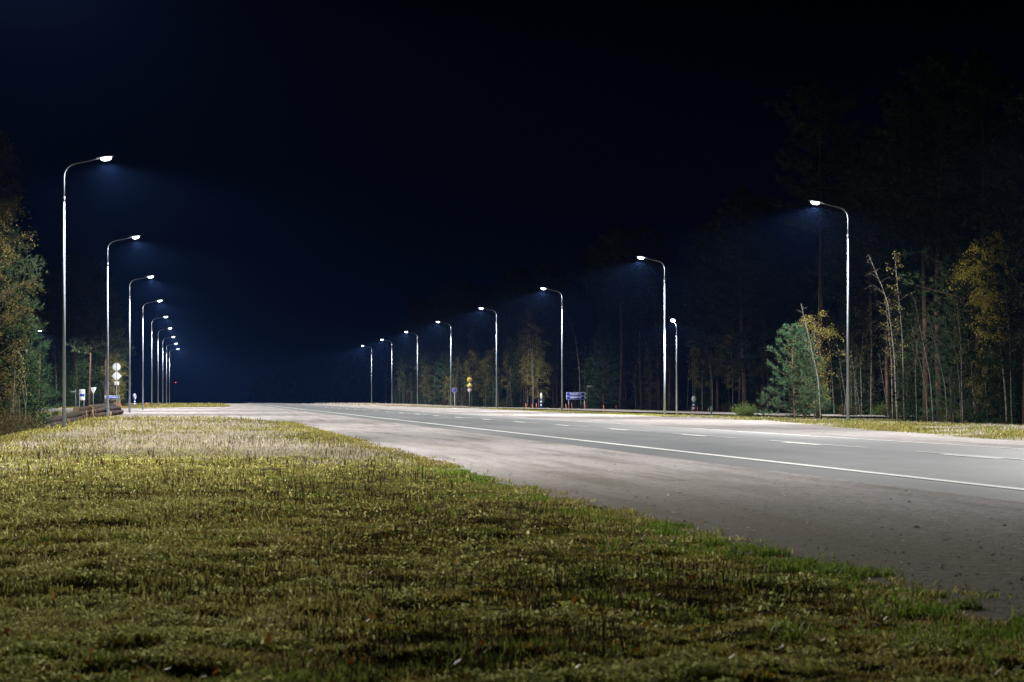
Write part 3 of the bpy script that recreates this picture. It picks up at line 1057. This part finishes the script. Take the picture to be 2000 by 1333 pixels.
# green box on post
d = 143.0
r = sign_root('cable_box', 1389.5, d, 'small dark green box on a short post at the edge of the side road', 'utility box')
MB().tube([[0, 0, -.1], [0, 0, .3]], [.045, .045], 8).build('post', M['greenbox'], r)
b = MB().box((0, 0, .43), (.16, .12, .30)).build('box', M['greenbox'], r)
MB().prism([(-.10, .58), (.10, .58), (.07, .625), (-.07, .625)], -.08, .08).build('lid', M['greenbox'], r)
# orange marker sticks
mk = [(1027, 798, .62, 'leftmost of three orange sticks left of the banded sign post'), (1039.5, 797.5, .58, 'middle one of three orange sticks left of the banded sign post'),
      (1047.7, 797.5, .66, 'orange stick closest to the banded oval sign post'), (1105.5, 801, .62, 'orange stick in front of the left leg of the blue direction sign'),
      (1116.5, 799, .80, 'tall thin orange stick between the legs of the blue direction sign'), (1142.3, 799.5, .85, 'orange stick against the right leg of the blue direction sign'),
      (1179, 801, .62, 'lone orange stick right of the blue direction sign'), (1203, 799, .56, 'orange stick beside the pale pine trunk'),
      (1352, 803, .52, 'orange stick just left of the banded round sign post'), (1362, 803, .58, 'orange stick just right of the banded round sign post'),
      (1383.5, 804, .48, 'orange stick just left of the green box'), (286.5, 796, .58, 'red orange stick right of the fourth left lamp pole'),
      (236, 797, .45, 'thin orange stick right of the diamond sign back'), (245, 797, .2, 'short orange stick between the diamond sign and a lamp pole')]
mk0 = None
for x, yb, hh, lb in mk:
    d = dep(yb)
    X, Y = at(x, d)
    o = MB().tube([[0, 0, -.05], [.01, 0, hh * .6], [random.uniform(-.03, .03), 0, hh]], [.035, .032, .026], 8).build('marker_stick', M['orange'])
    o.location = (X, Y, float(ground_z(X, Y, False)))
    tag(o, lb, 'marker post', 'orange snow marker sticks')
# far red lamp
X, Y = at(343, 520)
r = thing('warning_lamp', (X, Y, float(ground_z(X, Y, False))), 'tiny red lamp glowing far down the road on a thin pole', 'lamp')
zz = zat(748, 520) - float(ground_z(X, Y, False))
MB().tube([[0, 0, 0], [0, 0, zz]], [.03, .02], 6).build('pole', M['blackp'], r)
MB().tube([[0, 0, zz], [0, 0, zz + .12]], [.14, .12], 10).build('lens', mat_emit('red_lens', (1, .08, .05), 2.2), r)

# ------------------------------------------------------------------ log piles
def log_mesh(L_, r0, seed):
    rr = np.random.default_rng(seed)
    n = 9
    z = np.linspace(0, L_, n)
    pts = np.stack([.012 * np.sin(z * .8 + seed), .012 * np.cos(z * .6 + seed), z], -1)
    rad = r0 * (1 - .2 * z / L_) * (1 + .06 * (rr.random(n) - .5))
    mb = MB().tube(pts, rad, 14, 0, False)
    for zi, pt, ra in ((0, pts[0], rad[0]), (1, pts[-1], rad[-1])):
        ang = np.arange(14) / 14 * 2 * math.pi
        V = np.concatenate([[pt], pt + ra * .995 * np.stack([np.cos(ang), np.sin(ang), 0 * ang], -1)])
        mb.add(V, [[0, 1 + i, 1 + (i + 1) % 14] for i in range(14)], 1)
    me = mb.mesh('log', [M['logbark'], M['wood']], True)
    return me
logs = [log_mesh(11.6, .17, 1), log_mesh(12.0, .20, 2), log_mesh(11.2, .15, 3)]
A = Vector((*at(84, 107), 0)); B_ = Vector((*at(231, 158), 0))
dirv = (B_ - A); tot = dirv.length; dirv.normalize()
sidev = Vector((dirv.y, -dirv.x, 0))
ns = 5
sec = (tot - 2) / ns
pw = ['nearest', 'second', 'middle', 'fourth', 'farthest']
for s_ in range(ns):
    base = A + dirv * (s_ * sec)
    rows = [(3, 0.0), (2, .27), (1, .50)] if s_ > 1 else [(3, 0), (2, .27)]
    for ri, (cnt, zz) in enumerate(rows):
        for q in range(cnt):
            me = logs[(s_ + ri * 2 + q) % 3]
            off = (q - (cnt - 1) / 2) * .33 + random.uniform(-.02, .02) - .15
            o = obj('log', me)
            p = base + sidev * off + dirv * random.uniform(-.5, .5)
            za = float(ground_z(p.x, p.y, False)) ; e_ = p + dirv * 11.6
            zb_ = float(ground_z(e_.x, e_.y, False))
            za += .02
            dd = Vector((dirv.x + random.uniform(-.006, .006), dirv.y, (zb_ - za) / 11.6 + random.uniform(-.004, .004)))
            o.rotation_mode = 'QUATERNION'
            o.rotation_quaternion = dd.to_track_quat('Z', 'Y')
            o.location = (p.x, p.y, za + .16 + zz)
            tag(o, f'long brown log in the {pw[s_]} of the end to end piles behind the left lamps', 'log', f'logs of the {pw[s_]} pile')
# stakes and loose cut ends
for i, (x, y0_, y1_, dd_, lb) in enumerate(((165, 803, 815, 126, 'left one of two pale wooden stakes holding the log pile'), (177.5, 801, 815, 131, 'right one of two pale wooden stakes holding the log pile'),
                                        (171.5, 802, 814, 129, 'darker short wooden stake between two pale ones at the log pile'))):
    X, Y = at(x, dd_)
    X += .12
    o = MB().tube([[0, 0, -.3], [-.03, 0, zat(y0_, dd_)]], [.05, .04], 8).build('wooden_stake', M['wood' if i < 2 else 'logbark'])
    o.location = (X, Y, 0)
    tag(o, lb, 'stake', 'stakes of the log pile')
for i, (x, yb, hh, ln, tz) in enumerate(((228, 805, .75, .30, .25), (233, 806, .62, -.45, .2), (236, 807, .4, -.5, .1), (230, 807, .28, .6, 0.0), (232, 800, .5, -.35, .3))):
    d = 158
    X, Y = at(x, d)
    o = MB().tube([[0, 0, 0], [ln * .4, .1, hh * .6], [ln * .55, .15, hh]], [.13, .12, .10], 9).build('wood_piece', M['wood'])
    o.location = (X, Y, tz)
    tag(o, 'pale split wood piece leaning at the far end of the log pile', 'wood piece', 'split wood at the end of the logs')

# ------------------------------------------------------------------ trees
def tuft_tris(P, Dv, n, ln, wd, r_):
    """n thin triangles around each point P pointing roughly along Dv"""
    m = len(P)
    P = np.repeat(P, n, 0); Dv = np.repeat(Dv, n, 0)
    d = Dv + r_.normal(0, .65, (m * n, 3)); d /= np.linalg.norm(d, axis=1)[:, None]
    s = np.cross(d, r_.normal(0, 1, (m * n, 3))); s /= np.linalg.norm(s, axis=1)[:, None] + 1e-9
    L_ = ln * (.6 + .7 * r_.random(m * n))[:, None]
    V = np.stack([P - s * wd, P + s * wd, P + d * L_], 1).reshape(-1, 3)
    return V, np.arange(m * n)[:, None] * 3 + np.array([[0, 1, 2]])

def leaf_quads(P, sz, r_, droop=0.0):
    m = len(P)
    d = r_.normal(0, 1, (m, 3)); d[:, 2] -= droop; d /= np.linalg.norm(d, axis=1)[:, None]
    s = np.cross(d, r_.normal(0, 1, (m, 3))); s /= np.linalg.norm(s, axis=1)[:, None] + 1e-9
    L_ = (sz * (.6 + .8 * r_.random(m)))[:, None]
    V = np.stack([P, P + d * L_ * .5 + s * L_ * .35, P + d * L_, P + d * L_ * .5 - s * L_ * .35], 1).reshape(-1, 3)
    return V, np.arange(m)[:, None] * 4 + np.array([[0, 1, 2, 3]])

def make_pine(h, start, spread, seed, needle, ntuft=14, nbr=46, trunk_r=.16, tl=.26, name='pine_tree', wide_base=False, tw=.02):
    r_ = np.random.default_rng(seed)
    root = thing(name, (0, 0, -50), '', 'tree')
    zt = np.linspace(-.3, h, 9)
    bx = .12 * np.sin(zt * .3 + seed); by = .12 * np.cos(zt * .25 + seed * 2)
    tr = MB().tube(np.stack([bx, by, zt], -1), np.interp(zt, [0, h], [trunk_r, trunk_r * .18]), 9)
    tp = []; td = []
    br = MB()
    for i in range(nbr):
        u = (i + r_.random()) / nbr
        z0 = h * (start + (1 - start) * u * .98)
        if wide_base:
            ln = spread * (1 - u) ** .75 * (.7 + .5 * r_.random()) + .15
        else:
            ln = spread * (math.sin(math.pi * min(1, .18 + u * .86)) ** .7) * (.5 + .7 * r_.random()) + .2
        a = i * 2.4 + r_.random() * .8
        up = (.15 + .55 * u) if not wide_base else (.10 + .75 * u)
        q = np.linspace(0, 1, 5)
        cx = np.interp(z0, zt, bx); cy = np.interp(z0, zt, by)
        pts = np.stack([cx + np.cos(a) * ln * q, cy + np.sin(a) * ln * q, z0 + up * ln * q ** 1.5 + .05 * np.sin(q * 5 + i)], -1)
        br.tube(pts, np.linspace(.035, .008, 5) * (1 if h > 8 else .5), 4, 0, False)
        for k_ in range(ntuft):
            f = .25 + .75 * r_.random() ** .7
            p = np.array([np.interp(f, q, pts[:, c_]) for c_ in range(3)])
            off = r_.normal(0, 1, 3) * ln * (.075 if wide_base else .13) * (1.3 - f * .4)
            off[2] = abs(off[2]) * .6 if r_.random() < .7 else off[2] * .5
            tp.append(p + off)
            dd = np.array([math.cos(a), math.sin(a), .7]) ; td.append(dd / np.linalg.norm(dd))
    tr.V += br.V; 
    off = tr.n
    for F, m_ in br.F: tr.F.append((F + off, m_))
    tr.n += br.n
    tr.build('trunk', M['pinebark'], root, True)
    V, F = tuft_tris(np.array(tp), np.array(td), 11, tl, tw, r_)
    obj('crown', mesh_from('crown', V, [(F, 0)], [needle]), root)
    return root

def make_spruce(h, w_, seed, needle=None, name='spruce_tree', start=.04, dens=1.0):
    r_ = np.random.default_rng(seed)
    root = thing(name, (0, 0, -50), '', 'tree')
    tr = MB().tube([[0, 0, -.3], [.03, 0, h * .5], [0, .02, h]], [.02 * h * .55 + .02, .012 * h * .5 + .01, .01], 7)
    tp = []; td = []
    nl = int((h * 4.2 + 6) * dens)
    for i in range(nl):
        u = i / nl
        z0 = h * (start + (1 - start) * u)
        R = w_ * (1 - u) ** .85 + .08
        nb = max(4, int(9 * (1 - u) + 4))
        for j in range(nb):
            a = r_.random() * 6.28
            ln = R * (.65 + .5 * r_.random())
            nt = max(2, int(ln / .16))
            for q in range(nt):
                f = (q + .6 + .4 * r_.random()) / nt
                sag = -.25 * f * ln * (1 - u) + .10 * f * f * ln
                side = r_.normal(0, .10 * ln)
                tp.append([math.cos(a) * ln * f - math.sin(a) * side, math.sin(a) * ln * f + math.cos(a) * side, z0 + sag + r_.normal(0, .03)])
                td.append([math.cos(a) * .8, math.sin(a) * .8, -.15])
    tr.build('trunk', M['pinebark'], root, True)
    V, F = tuft_tris(np.array(tp), np.array(td), 5, .20, .03, r_)
    obj('crown', mesh_from('crown', V, [(F, 0)], [needle or M['needles_spruce']]), root)
    return root

def make_birch(h, lean, seed, leaf=None, nleaf=0, crown_w=1.2, r0=.055, name='birch_tree', droop=.8, cstart=.35, lsz=.075, nbr=26, side_bias=None):
    """lean: list of (frac height, dx, dy) bends"""
    r_ = np.random.default_rng(seed)
    root = thing(name, (0, 0, -50), '', 'tree')
    zt = np.linspace(0, 1, 12)
    bx = np.interp(zt, [a[0] for a in lean], [a[1] for a in lean]); by = np.interp(zt, [a[0] for a in lean], [a[2] for a in lean])
    bx = bx + .03 * h / 8 * np.sin(zt * 7 + seed); by = by + .03 * np.cos(zt * 6 + seed)
    zz = zt * h; zz[0] = -.3
    pts = np.stack([bx, by, zz], -1)
    tr = MB().tube(pts, np.interp(zt, [0, 1], [r0, r0 * .15]), 7)
    tr.build('trunk', M['birch'], root, True)
    br = MB(); lp = []
    for i in range(nbr):
        u = cstart + (1 - cstart) * (i + r_.random()) / nbr
        c = np.array([np.interp(u, zt, pts[:, k_]) for k_ in range(3)])
        a = r_.random() * 6.28
        if side_bias is not None and r_.random() < .65:
            a = side_bias + r_.normal(0, .6)
        ln = crown_w * (.35 + .65 * math.sin(math.pi * min(1, (u - cstart) / (1 - cstart) * .85 + .12))) * (.5 + .6 * r_.random())
        q = np.linspace(0, 1, 6)
        bp = np.stack([c[0] + np.cos(a) * ln * q, c[1] + np.sin(a) * ln * q, c[2] + ln * (.9 * q - .35 * droop * q ** 2 * 1.2)], -1)
        br.tube(bp, np.linspace(.012, .003, 6), 3, 0, False)
        for t_ in range(2):
            f0 = .35 + .5 * r_.random()
            s0 = np.array([np.interp(f0, q, bp[:, k_]) for k_ in range(3)])
            a2 = a + r_.normal(0, .9)
            l2 = ln * .5
            tw = np.stack([s0[0] + np.cos(a2) * l2 * q, s0[1] + np.sin(a2) * l2 * q, s0[2] + l2 * (.3 * q - droop * q ** 2)], -1)
            br.tube(tw, np.linspace(.007, .002, 6), 3, 0, False)
            if nleaf:
                k3 = int(nleaf / nbr / 3)
                f = r_.random(k3)
                lp.append(np.stack([np.interp(f, q, tw[:, k_]) for k_ in range(3)], -1) + r_.normal(0, .09, (k3, 3)))
        if nleaf:
            k3 = int(nleaf / nbr / 3)
            f = .3 + .7 * r_.random(k3)
            lp.append(np.stack([np.interp(f, q, bp[:, k_]) for k_ in range(3)], -1) + r_.normal(0, .11, (k3, 3)))
    br.build('branches', M['twig'], root)
    if nleaf:
        V, F = leaf_quads(np.concatenate(lp), lsz, r_, .6)
        obj('crown', mesh_from('crown', V, [(F, 0)], [leaf]), root)
    return root

def make_bush(w_, h, seed, leaf, n, twigs=60, name='bush', lsz=.06):
    r_ = np.random.default_rng(seed)
    root = thing(name, (0, 0, -50), '', 'bush')
    br = MB(); lp = []
    for i in range(twigs):
        a = r_.random() * 6.28; R = w_ / 2 * r_.random() ** .5; hh = h * (.55 + .5 * r_.random()) * (1 - .35 * (2 * R / w_) ** 2)
        q = np.linspace(0, 1, 5)
        st = r_.random() * .4
        p = np.stack([np.cos(a) * (R * (st + (1 - st) * q)), np.sin(a) * (R * (st + (1 - st) * q)), -.1 + (hh + .1) * q], -1)
        br.tube(p, np.linspace(.012, .003, 5), 3, 0, False)
        k3 = n // twigs
        f = .15 + .85 * r_.random(k3)
        lp.append(np.stack([np.interp(f, q, p[:, k_]) for k_ in range(3)], -1) + r_.normal(0, .10, (k3, 3)))
    br.build('stems', M['twig'], root)
    V, F = leaf_quads(np.concatenate(lp), lsz, r_, .0)
    obj('leaves', mesh_from('leaves', V, [(F, 0)], [leaf]), root)
    return root

def place(proto, x, y, s=1.0, rz=None, label=None, group=None, used=set(), sz=None, dz=0.0):
    o = proto if proto.name not in used else dup(proto)
    if o is proto:
        used.add(proto.name); KIDS[proto.name] = list(proto.children)
    o.location = (x, y, float(ground_z(x, y, False)) + dz)
    o.rotation_euler = (0, 0, random.uniform(0, 6.28) if rz is None else rz)
    o.scale = (s, s, s if sz is None else sz)
    if label: o['label'] = label
    if group: o['group'] = group
    return o

pines = [make_pine(17.5, .50, 2.9, 11, M['needles_pine'], 22, 50, .16, .36, tw=.032), make_pine(19, .55, 2.7, 12, M['needles_pine'], 22, 50, .18, .36, tw=.032),
         make_pine(16, .38, 2.9, 13, M['needles_pine'], 22, 56, .14, .36, tw=.032), make_pine(18, .14, 3.1, 14, M['needles_pine'], 22, 84, .19, .36, tw=.032)]
youngs = [make_pine(4.6, .03, 1.75, 21, M['needles_young'], 20, 58, .06, .20, 'young_pine', True, .011),
          make_pine(5.4, .02, 1.7, 22, M['needles_young'], 18, 62, .06, .20, 'young_pine', True, .011)]
spruces = [make_spruce(8.5, 1.9, 31), make_spruce(12, 2.3, 32), make_spruce(5.0, 1.4, 33)]
st = [(0, 0, 0), (1, 0, 0)]
bare = [make_birch(8.5, [(0, 0, 0), (.4, -.15, 0), (.75, -.55, .1), (1, -1.4, .2)], 41, None, 0, .9, .042),
        make_birch(9.5, [(0, 0, 0), (.5, -.2, 0), (1, -.55, .1)], 42, M['leaf_olive'], 500, 1.0, .044),
        make_birch(7.5, [(0, 0, 0), (.35, -.2, .1), (.7, -.75, .1), (1, -1.3, 0)], 43, None, 0, .8, .034),
        make_birch(6.5, [(0, 0, 0), (.5, .25, .1), (1, .8, 0)], 44, M['leaf_brown'], 300, .8, .035)]
leafy = [make_birch(8.8, [(0, 0, 0), (.5, -.35, 0), (1, -.75, .1)], 51, M['leaf_yellow'], 8200, 1.9, .06, side_bias=math.pi + .35, cstart=.42, nbr=44, droop=1.0),
         make_birch(9.5, [(0, 0, 0), (.5, .1, 0), (1, .25, 0)], 52, M['leaf_olive'], 6500, 2.1, .07, cstart=.25, nbr=44),
         make_birch(11.5, [(0, 0, 0), (.5, .2, 0), (1, -.2, 0)], 53, M['leaf_brown'], 20000, 2.0, .09, cstart=.12, nbr=60, lsz=.06),
         make_birch(5.5, [(0, 0, 0), (.5, .1, 0), (1, -.1, 0)], 54, M['leaf_olive'], 4200, 1.5, .05, cstart=.12, nbr=40, name='deciduous_tree')]
sapl = [make_birch(4.6, [(0, 0, 0), (.5, .15, 0), (1, -.1, .1)], 61, M['leaf_brown'], 160, .45, .022, cstart=.5, nbr=12, name='sapling'),
        make_birch(5.6, [(0, 0, 0), (.5, -.15, 0), (1, .35, .1)], 62, M['leaf_olive'], 200, .5, .026, cstart=.45, nbr=14, name='sapling'),
        make_birch(3.6, [(0, 0, 0), (.5, -.25, 0), (1, -.5, .1)], 63, None, 0, .4, .018, cstart=.5, nbr=10, name='sapling')]
bush_b = make_bush(2.6, 1.6, 71, M['leaf_brown'], 5200, 90)
bush_g = make_bush(1.8, .95, 72, M['leaf_green'], 3600, 70)

def P(proto, x, d, s=1.0, rz=0.0, label=None, group=None, **k):
    X, Y = at(x, d)
    return place(proto, X, Y, s, rz, label, group, **k)

# trees one can tell apart, right side
FG = 'birches at the right forest edge'
P(youngs[0], 1548, 118, 1.0, .3, 'bright green young pine at the forest edge left of the nearest right lamp')
P(youngs[1], 1574, 122, .8, 2.0, 'smaller young pine tucked against the bright green one')
P(leafy[3], 1590, 124, .95, 1.0, 'brownish olive young tree rising behind the bright green young pine')
P(bare[2], 1604, 116, .75, 0, 'thin birch stem beside the bright green young pine', FG)
P(bare[0], 1753, 114, .92, 0, 'paired white birch stem bending left, right of the nearest right lamp', FG)
P(bare[1], 1745, 115, .62, 0, 'slimmer upright stem of the birch pair', FG)
P(bare[1], 1768, 114.5, .85, 0, 'straight white birch just right of the bending pair', FG)
P(bare[2], 1813, 113, .62, 0, 'short thin birch curving left in mid forest edge', FG)
P(bare[2], 1824, 114, .80, .2, 'white birch stem beside the short curving one', FG)
P(bare[2], 1851, 114, .70, -.2, 'thin pale birch crossing the red brown pine trunk', FG)
P(bare[1], 1882, 112, .78, 0, 'long white birch stem in front of a dark young pine', FG)
P(bare[0], 1878, 112.5, .55, .1, 'low forked birch stem at the base of a long white one', FG)
P(leafy[0], 1967, 112, .98, 0, 'birch with a bright yellow crown at the far right edge')
P(bare[1], 1978, 110.5, .80, 0, 'white birch stem in front of the yellow crown', FG)
P(bare[1], 1984, 119, .95, .1, 'second white birch stem behind the yellow crown', FG)
P(bare[3], 1905, 118, .95, math.pi, 'birch with bare upper stem left of the yellow crown', FG)
P(youngs[1], 1862, 119, .88, .8, 'dark green young pine behind the long white birch stem')
P(youngs[0], 1884, 121, .85, 2.8, 'dark young pine close behind another in mid forest edge')
P(youngs[0], 1984, 117, 1.12, 1.9, 'large green young pine at the far right edge under the yellow birch')
P(youngs[1], 1952, 116, .60, 3.1, 'low young pine under the yellow birch crown')
P(leafy[3], 1928, 116, .66, 2.2, 'brown leaved young tree below the yellow birch')
P(sapl[2], 1657, 112, 1.0, 0, 'thin leaning sapling right behind the nearest right lamp pole')
P(sapl[2], 1682, 112, .92, 0, 'thin leaning sapling a little right of the nearest right lamp')
P(sapl[2], 1736, 113, .9, 0, 'thin bent sapling left of the birch pair')
P(pines[0], 1805, 126, 1.0, 1.0, 'tall pine with a reddish brown trunk behind the short curving birches')
P(pines[1], 1836, 124, 1.0, 2.0, 'tall pine with the most reddish trunk right of centre in the near forest')
P(pines[1], 1602, 136, 1.0, .4, 'tall grey pine trunk behind the young green pine')
P(bush_g, 1455, 148, 1.0, .3, 'low green bush beside the green box near the side road', dz=.0)
# middle of the right side
P(leafy[2], 1030, 275, 1.0, .5, 'big brown yellow birch left of the third right lamp')
P(leafy[1], 1041, 262, .95, 1.5, 'olive yellow birch with white stem behind the banded oval sign')
P(bare[1], 1042, 258, 1.1, .1, 'long white birch stem beside the banded oval sign')
P(leafy[3], 1052, 264, 1.1, 2.5, 'bushy yellow olive tree right behind the banded oval sign')
P(leafy[1], 921, 320, .78, .2, 'pale olive birch rising behind the orange speed sign')
P(leafy[3], 948, 318, 1.1, 1.2, 'pale olive low tree right of the yellow diamond sign')
P(youngs[1], 872, 345, 1.45, 1.0, 'blue green young conifer left of the violet round sign')
P(leafy[3], 877, 335, .75, 2.0, 'yellow low tree at the foot of the blue green conifer')
P(leafy[3], 838, 372, 1.05, 2.0, 'olive tree right of the third farthest right lamp')
P(spruces[0], 1185, 262, 1.15, .4, 'dark green spreading conifer right of the blue direction sign')
P(make_pine(9.5, .05, 2.6, 23, M['needles_young'], 16, 90, .10, .30, 'pine_tree', True, .022), 1180, 256, 1.0, .4, 'green drooping conifer in front of a dark one right of the direction sign')
P(bare[0], 1135, 256, 1.25, .3, 'long bent white birch above the blue direction sign')
for x, lb in ((1212, 'pale pine trunk right of the green conifer'), (1253, 'pine trunk between the green conifer and the second right lamp'), (1288, 'thin pine trunk just left of the second right lamp pole')):
    P(pines[1], x, 250, 1.0 if x != 1288 else .9, x, lb, dz=-.0)
P(leafy[3], 1270, 250, .8, .2, 'small brown leaved tree between two pine trunks near the second right lamp')
P(pines[3], 1450, 188, 1.0, .4, 'wide dark conifer behind the green box')
P(pines[3], 1400, 225, 1.0, 1.4, 'wide dark conifer behind the banded round sign')

G_R = 'forest trees beyond the right verge'
LB_P = 'tall dark forest pine in the dense right hand stand'
# forest body: random rows
cnt = 0
def edge_x(Y):
    return float(np.interp(Y, [90, 130, 160, 180, 262, 285, 460], [36, 37, 42, 45.5, 45.5, 36.5, 34]))
random.seed(19)
taken = []
def free(x, y, r):
    for a, b in taken:
        if (a - x) ** 2 + (b - y) ** 2 < r * r: return False
    taken.append((x, y)); return True
def inview(X, Y, m=60):
    d = X * ST + Y * CT; l = X * CT - Y * ST
    return -1000 - m < l / d * F_PX < 1000 + m
cands = []
for row, (o0, o1, step) in enumerate(((0.8, 4, 3.0), (3.5, 8, 2.8), (8, 14, 3.4), (14, 26, 5))):
    Y = 88.0
    while Y < 455:
        X = edge_x(Y) + random.uniform(o0, o1)
        if inview(X, Y, 120) and free(X, Y, 1.8):
            cands.append((X, Y, row))
        Y += step * random.uniform(.6, 1.4) * (1 + (Y - 88) / 330)
RX = [388 + 2.949 * 47220 / d_ for d_ in DR]          # columns of the right row's poles
def where(X, Y):
    px = CX + (X * CT - Y * ST) / (X * ST + Y * CT) * F_PX
    nm_ = ['nearest', 'second', 'third', 'fourth', 'fifth', 'sixth', 'seventh', 'farthest']
    if px > RX[1]: return 'right of the nearest right lamp'
    for i_ in range(1, 8):
        if px > RX[i_ + 1]: return f'between the {nm_[i_ - 1]} and {nm_[i_]} right lamps'
    return 'beyond the farthest right lamp'
for X, Y, row in cands:
    t = random.random()
    if row == 0:
        if t < .38: pr, s = random.choice(pines[1:] + pines[3:]), random.uniform(.75, 1.05)
        elif t < .60: pr, s = random.choice(spruces), random.uniform(.6, 1.0)
        elif t < .74: pr, s = random.choice(bare), random.uniform(.8, 1.3)
        else: pr, s = random.choice(leafy[1:3]), random.uniform(.7, 1.0)
    else:
        if t < .80: pr, s = random.choice(pines + pines[2:]), random.uniform(.85, 1.12)
        elif t < .95: pr, s = random.choice(spruces[:2]), random.uniform(.9, 1.4)
        else: pr, s = random.choice(leafy[1:3]), random.uniform(.9, 1.2)
    nm = pr.name.split('.')[0]
    kind_ = {'pine_tree': 'tall dark pine', 'spruce_tree': 'dark spruce', 'birch_tree': 'slender birch', 'young_pine': 'young pine'}.get(nm, 'tree')
    wh = where(X, Y)
    lb = f"{kind_} {'at the forest edge' if row == 0 else 'inside the forest'} {wh}"
    place(pr, X, Y, s, None, lb, f"{nm.replace('_', ' ')}s {'at the edge' if row == 0 else 'inside'} {wh}")
    cnt += 1
print('forest', cnt)
# saplings along the forest edge
ns_ = 0
for i in range(110):
    Y = 100 + 330 * random.random() ** .8
    X = edge_x(Y) + random.uniform(-.8, 2.2)
    if not inview(X, Y, 20): continue
    place(random.choice(sapl), X, Y, random.uniform(.7, 1.35), None, 'thin young stem at the forest edge ' + where(X, Y), 'saplings ' + where(X, Y))
    ns_ += 1
for i in range(26):
    Y = 96 + 330 * random.random()
    X = edge_x(Y) + random.uniform(.3, 3)
    if not inview(X, Y, 20): continue
    place(random.choice([bush_b, bush_g]), X, Y, random.uniform(.6, 1.1), None, 'low shrub under the forest edge ' + where(X, Y), 'shrubs ' + where(X, Y))

# left side
P(leafy[2], -12, 98, 1.06, 1.2, 'tall brown leaved tree cut by the left picture edge')
P(pines[3], -30, 101, .68, 0.5, 'dense dark pine at the left picture edge')
P(spruces[1], 10, 101, .82, 1.5, 'broad dark spruce standing foremost at the left picture edge')
P(spruces[0], 24, 103, .90, .5, 'dark green conifer in front of the brown tree at the left edge')
P(pines[2], -8, 100, .60, 1.5, 'low crowned pine right at the left picture edge')
P(spruces[1], 5, 108, .78, 2.5, 'tallest dark spruce behind the other left edge trees')
P(make_pine(6.4, .10, 1.7, 24, M['needles_young'], 16, 80, .08, .24, 'pine_tree', True, .014), 46, 106, .95, 1.5, 'green pine whose branches reach right below the half hidden lamp')
P(leafy[3], 14, 104, .55, .5, 'brown yellow low tree at the foot of the left edge conifers')
for x, d, s in ((-4, 86, .95), (20, 92, .95), (38, 99, .85), (-24, 82, 1.0), (8, 96, .9)):
    P(bush_b, x, d, s, x, 'dark reddish brown thicket bush below the trees at the left edge', 'thicket bushes at the left edge', dz=-.15)
random.seed(23)
for i in range(16):
    P(random.choice(sapl), random.uniform(-10, 55), random.uniform(94, 104), random.uniform(.45, .75), None, 'thin pale stem rising from the left edge thicket', 'thin stems in the left edge thicket', dz=-.1)
for x, d, pr, s, lb in ((112, 270, bare[1], 1.05, 'thin white birch stem left of the nearest left lamp pole'), (222, 262, leafy[3], 1.0, 'yellow brown lit tree behind the grey sign backs'),
                        (232, 275, leafy[3], .8, 'small brown tree right behind the diamond sign back'),
                        (165, 262, spruces[0], 1.0, 'green tinted spruce above the information board')):
    P(pr, x, d, s, 1.0 if pr is not bare[1] else .3, lb)
n2 = 0
for i in range(60):
    d = random.uniform(255, 330)
    x = random.uniform(72, 243 - (d - 255) * .1)
    X, Y = at(x, d)
    if not free(X, Y, 1.5): continue
    pr = random.choice(pines + spruces[:2] + pines)
    lim = float(np.interp(x, [70, 150, 195, 245], [1.0, 1.0, .9, .55]))
    pw_ = 'left of the nearest left lamp pole' if x < 124 else 'between the two nearest left lamp poles' if x < 206 else 'right of the second left lamp pole'
    place(pr, X, Y, random.uniform(.75, 1.0) * lim, None, 'dark ' + pr.name.split('.')[0].replace('_tree', '') + ' far behind the left side road, ' + pw_, 'dark trees ' + pw_ + ', ' + pr.name.split('.')[0].replace('_', ' ') + 's')
    n2 += 1
print('left forest', n2)

# far wood beyond the crest, one dark mass
r_ = np.random.default_rng(99)
n = 26000
xx = r_.uniform(495, 800, n); dd = r_.uniform(640, 700, n)
top = np.interp(xx, [495, 540, 600, 680, 740, 800], [752, 738, 722, 705, 690, 668]) + (vnoise(xx * .13, xx * 0, 7) - .5) * 16
yy = top + (800 - top) * r_.random(n) ** .8
l = (xx - CX) * dd / F_PX
Pp = np.stack([l * CT + dd * ST, -l * ST + dd * CT, CAM_H + (HY - yy) * dd / F_PX], -1)
V, F = leaf_quads(Pp, 1.9 + 0 * xx, r_, .3)
o = obj('far_woods', mesh_from('far_woods', V, [(F, 0)], [M['needles_spruce']]))
tag(o, 'dark wooded rise far beyond the end of the road', 'woods', kind='stuff')

# ------------------------------------------------------------------ haze
hm = bpy.data.materials.new('night_haze'); hm.use_nodes = True
N = hm.node_tree.nodes; L = hm.node_tree.links
for n_ in list(N):
    if n_.type == 'BSDF_PRINCIPLED': N.remove(n_)
pv = N.new('ShaderNodeVolumePrincipled')
pv.inputs['Color'].default_value = (.15, .33, 1.0, 1)
pv.inputs['Density'].default_value = HAZE_D
pv.inputs['Anisotropy'].default_value = .12
L.new(pv.outputs[0], N['Material Output'].inputs['Volume'])
ho = MB().box((60, 395, 5), (520, 830, 66)).build('haze', hm)
tag(ho, 'thin blue night haze lit by the lamps', 'haze', kind='stuff')
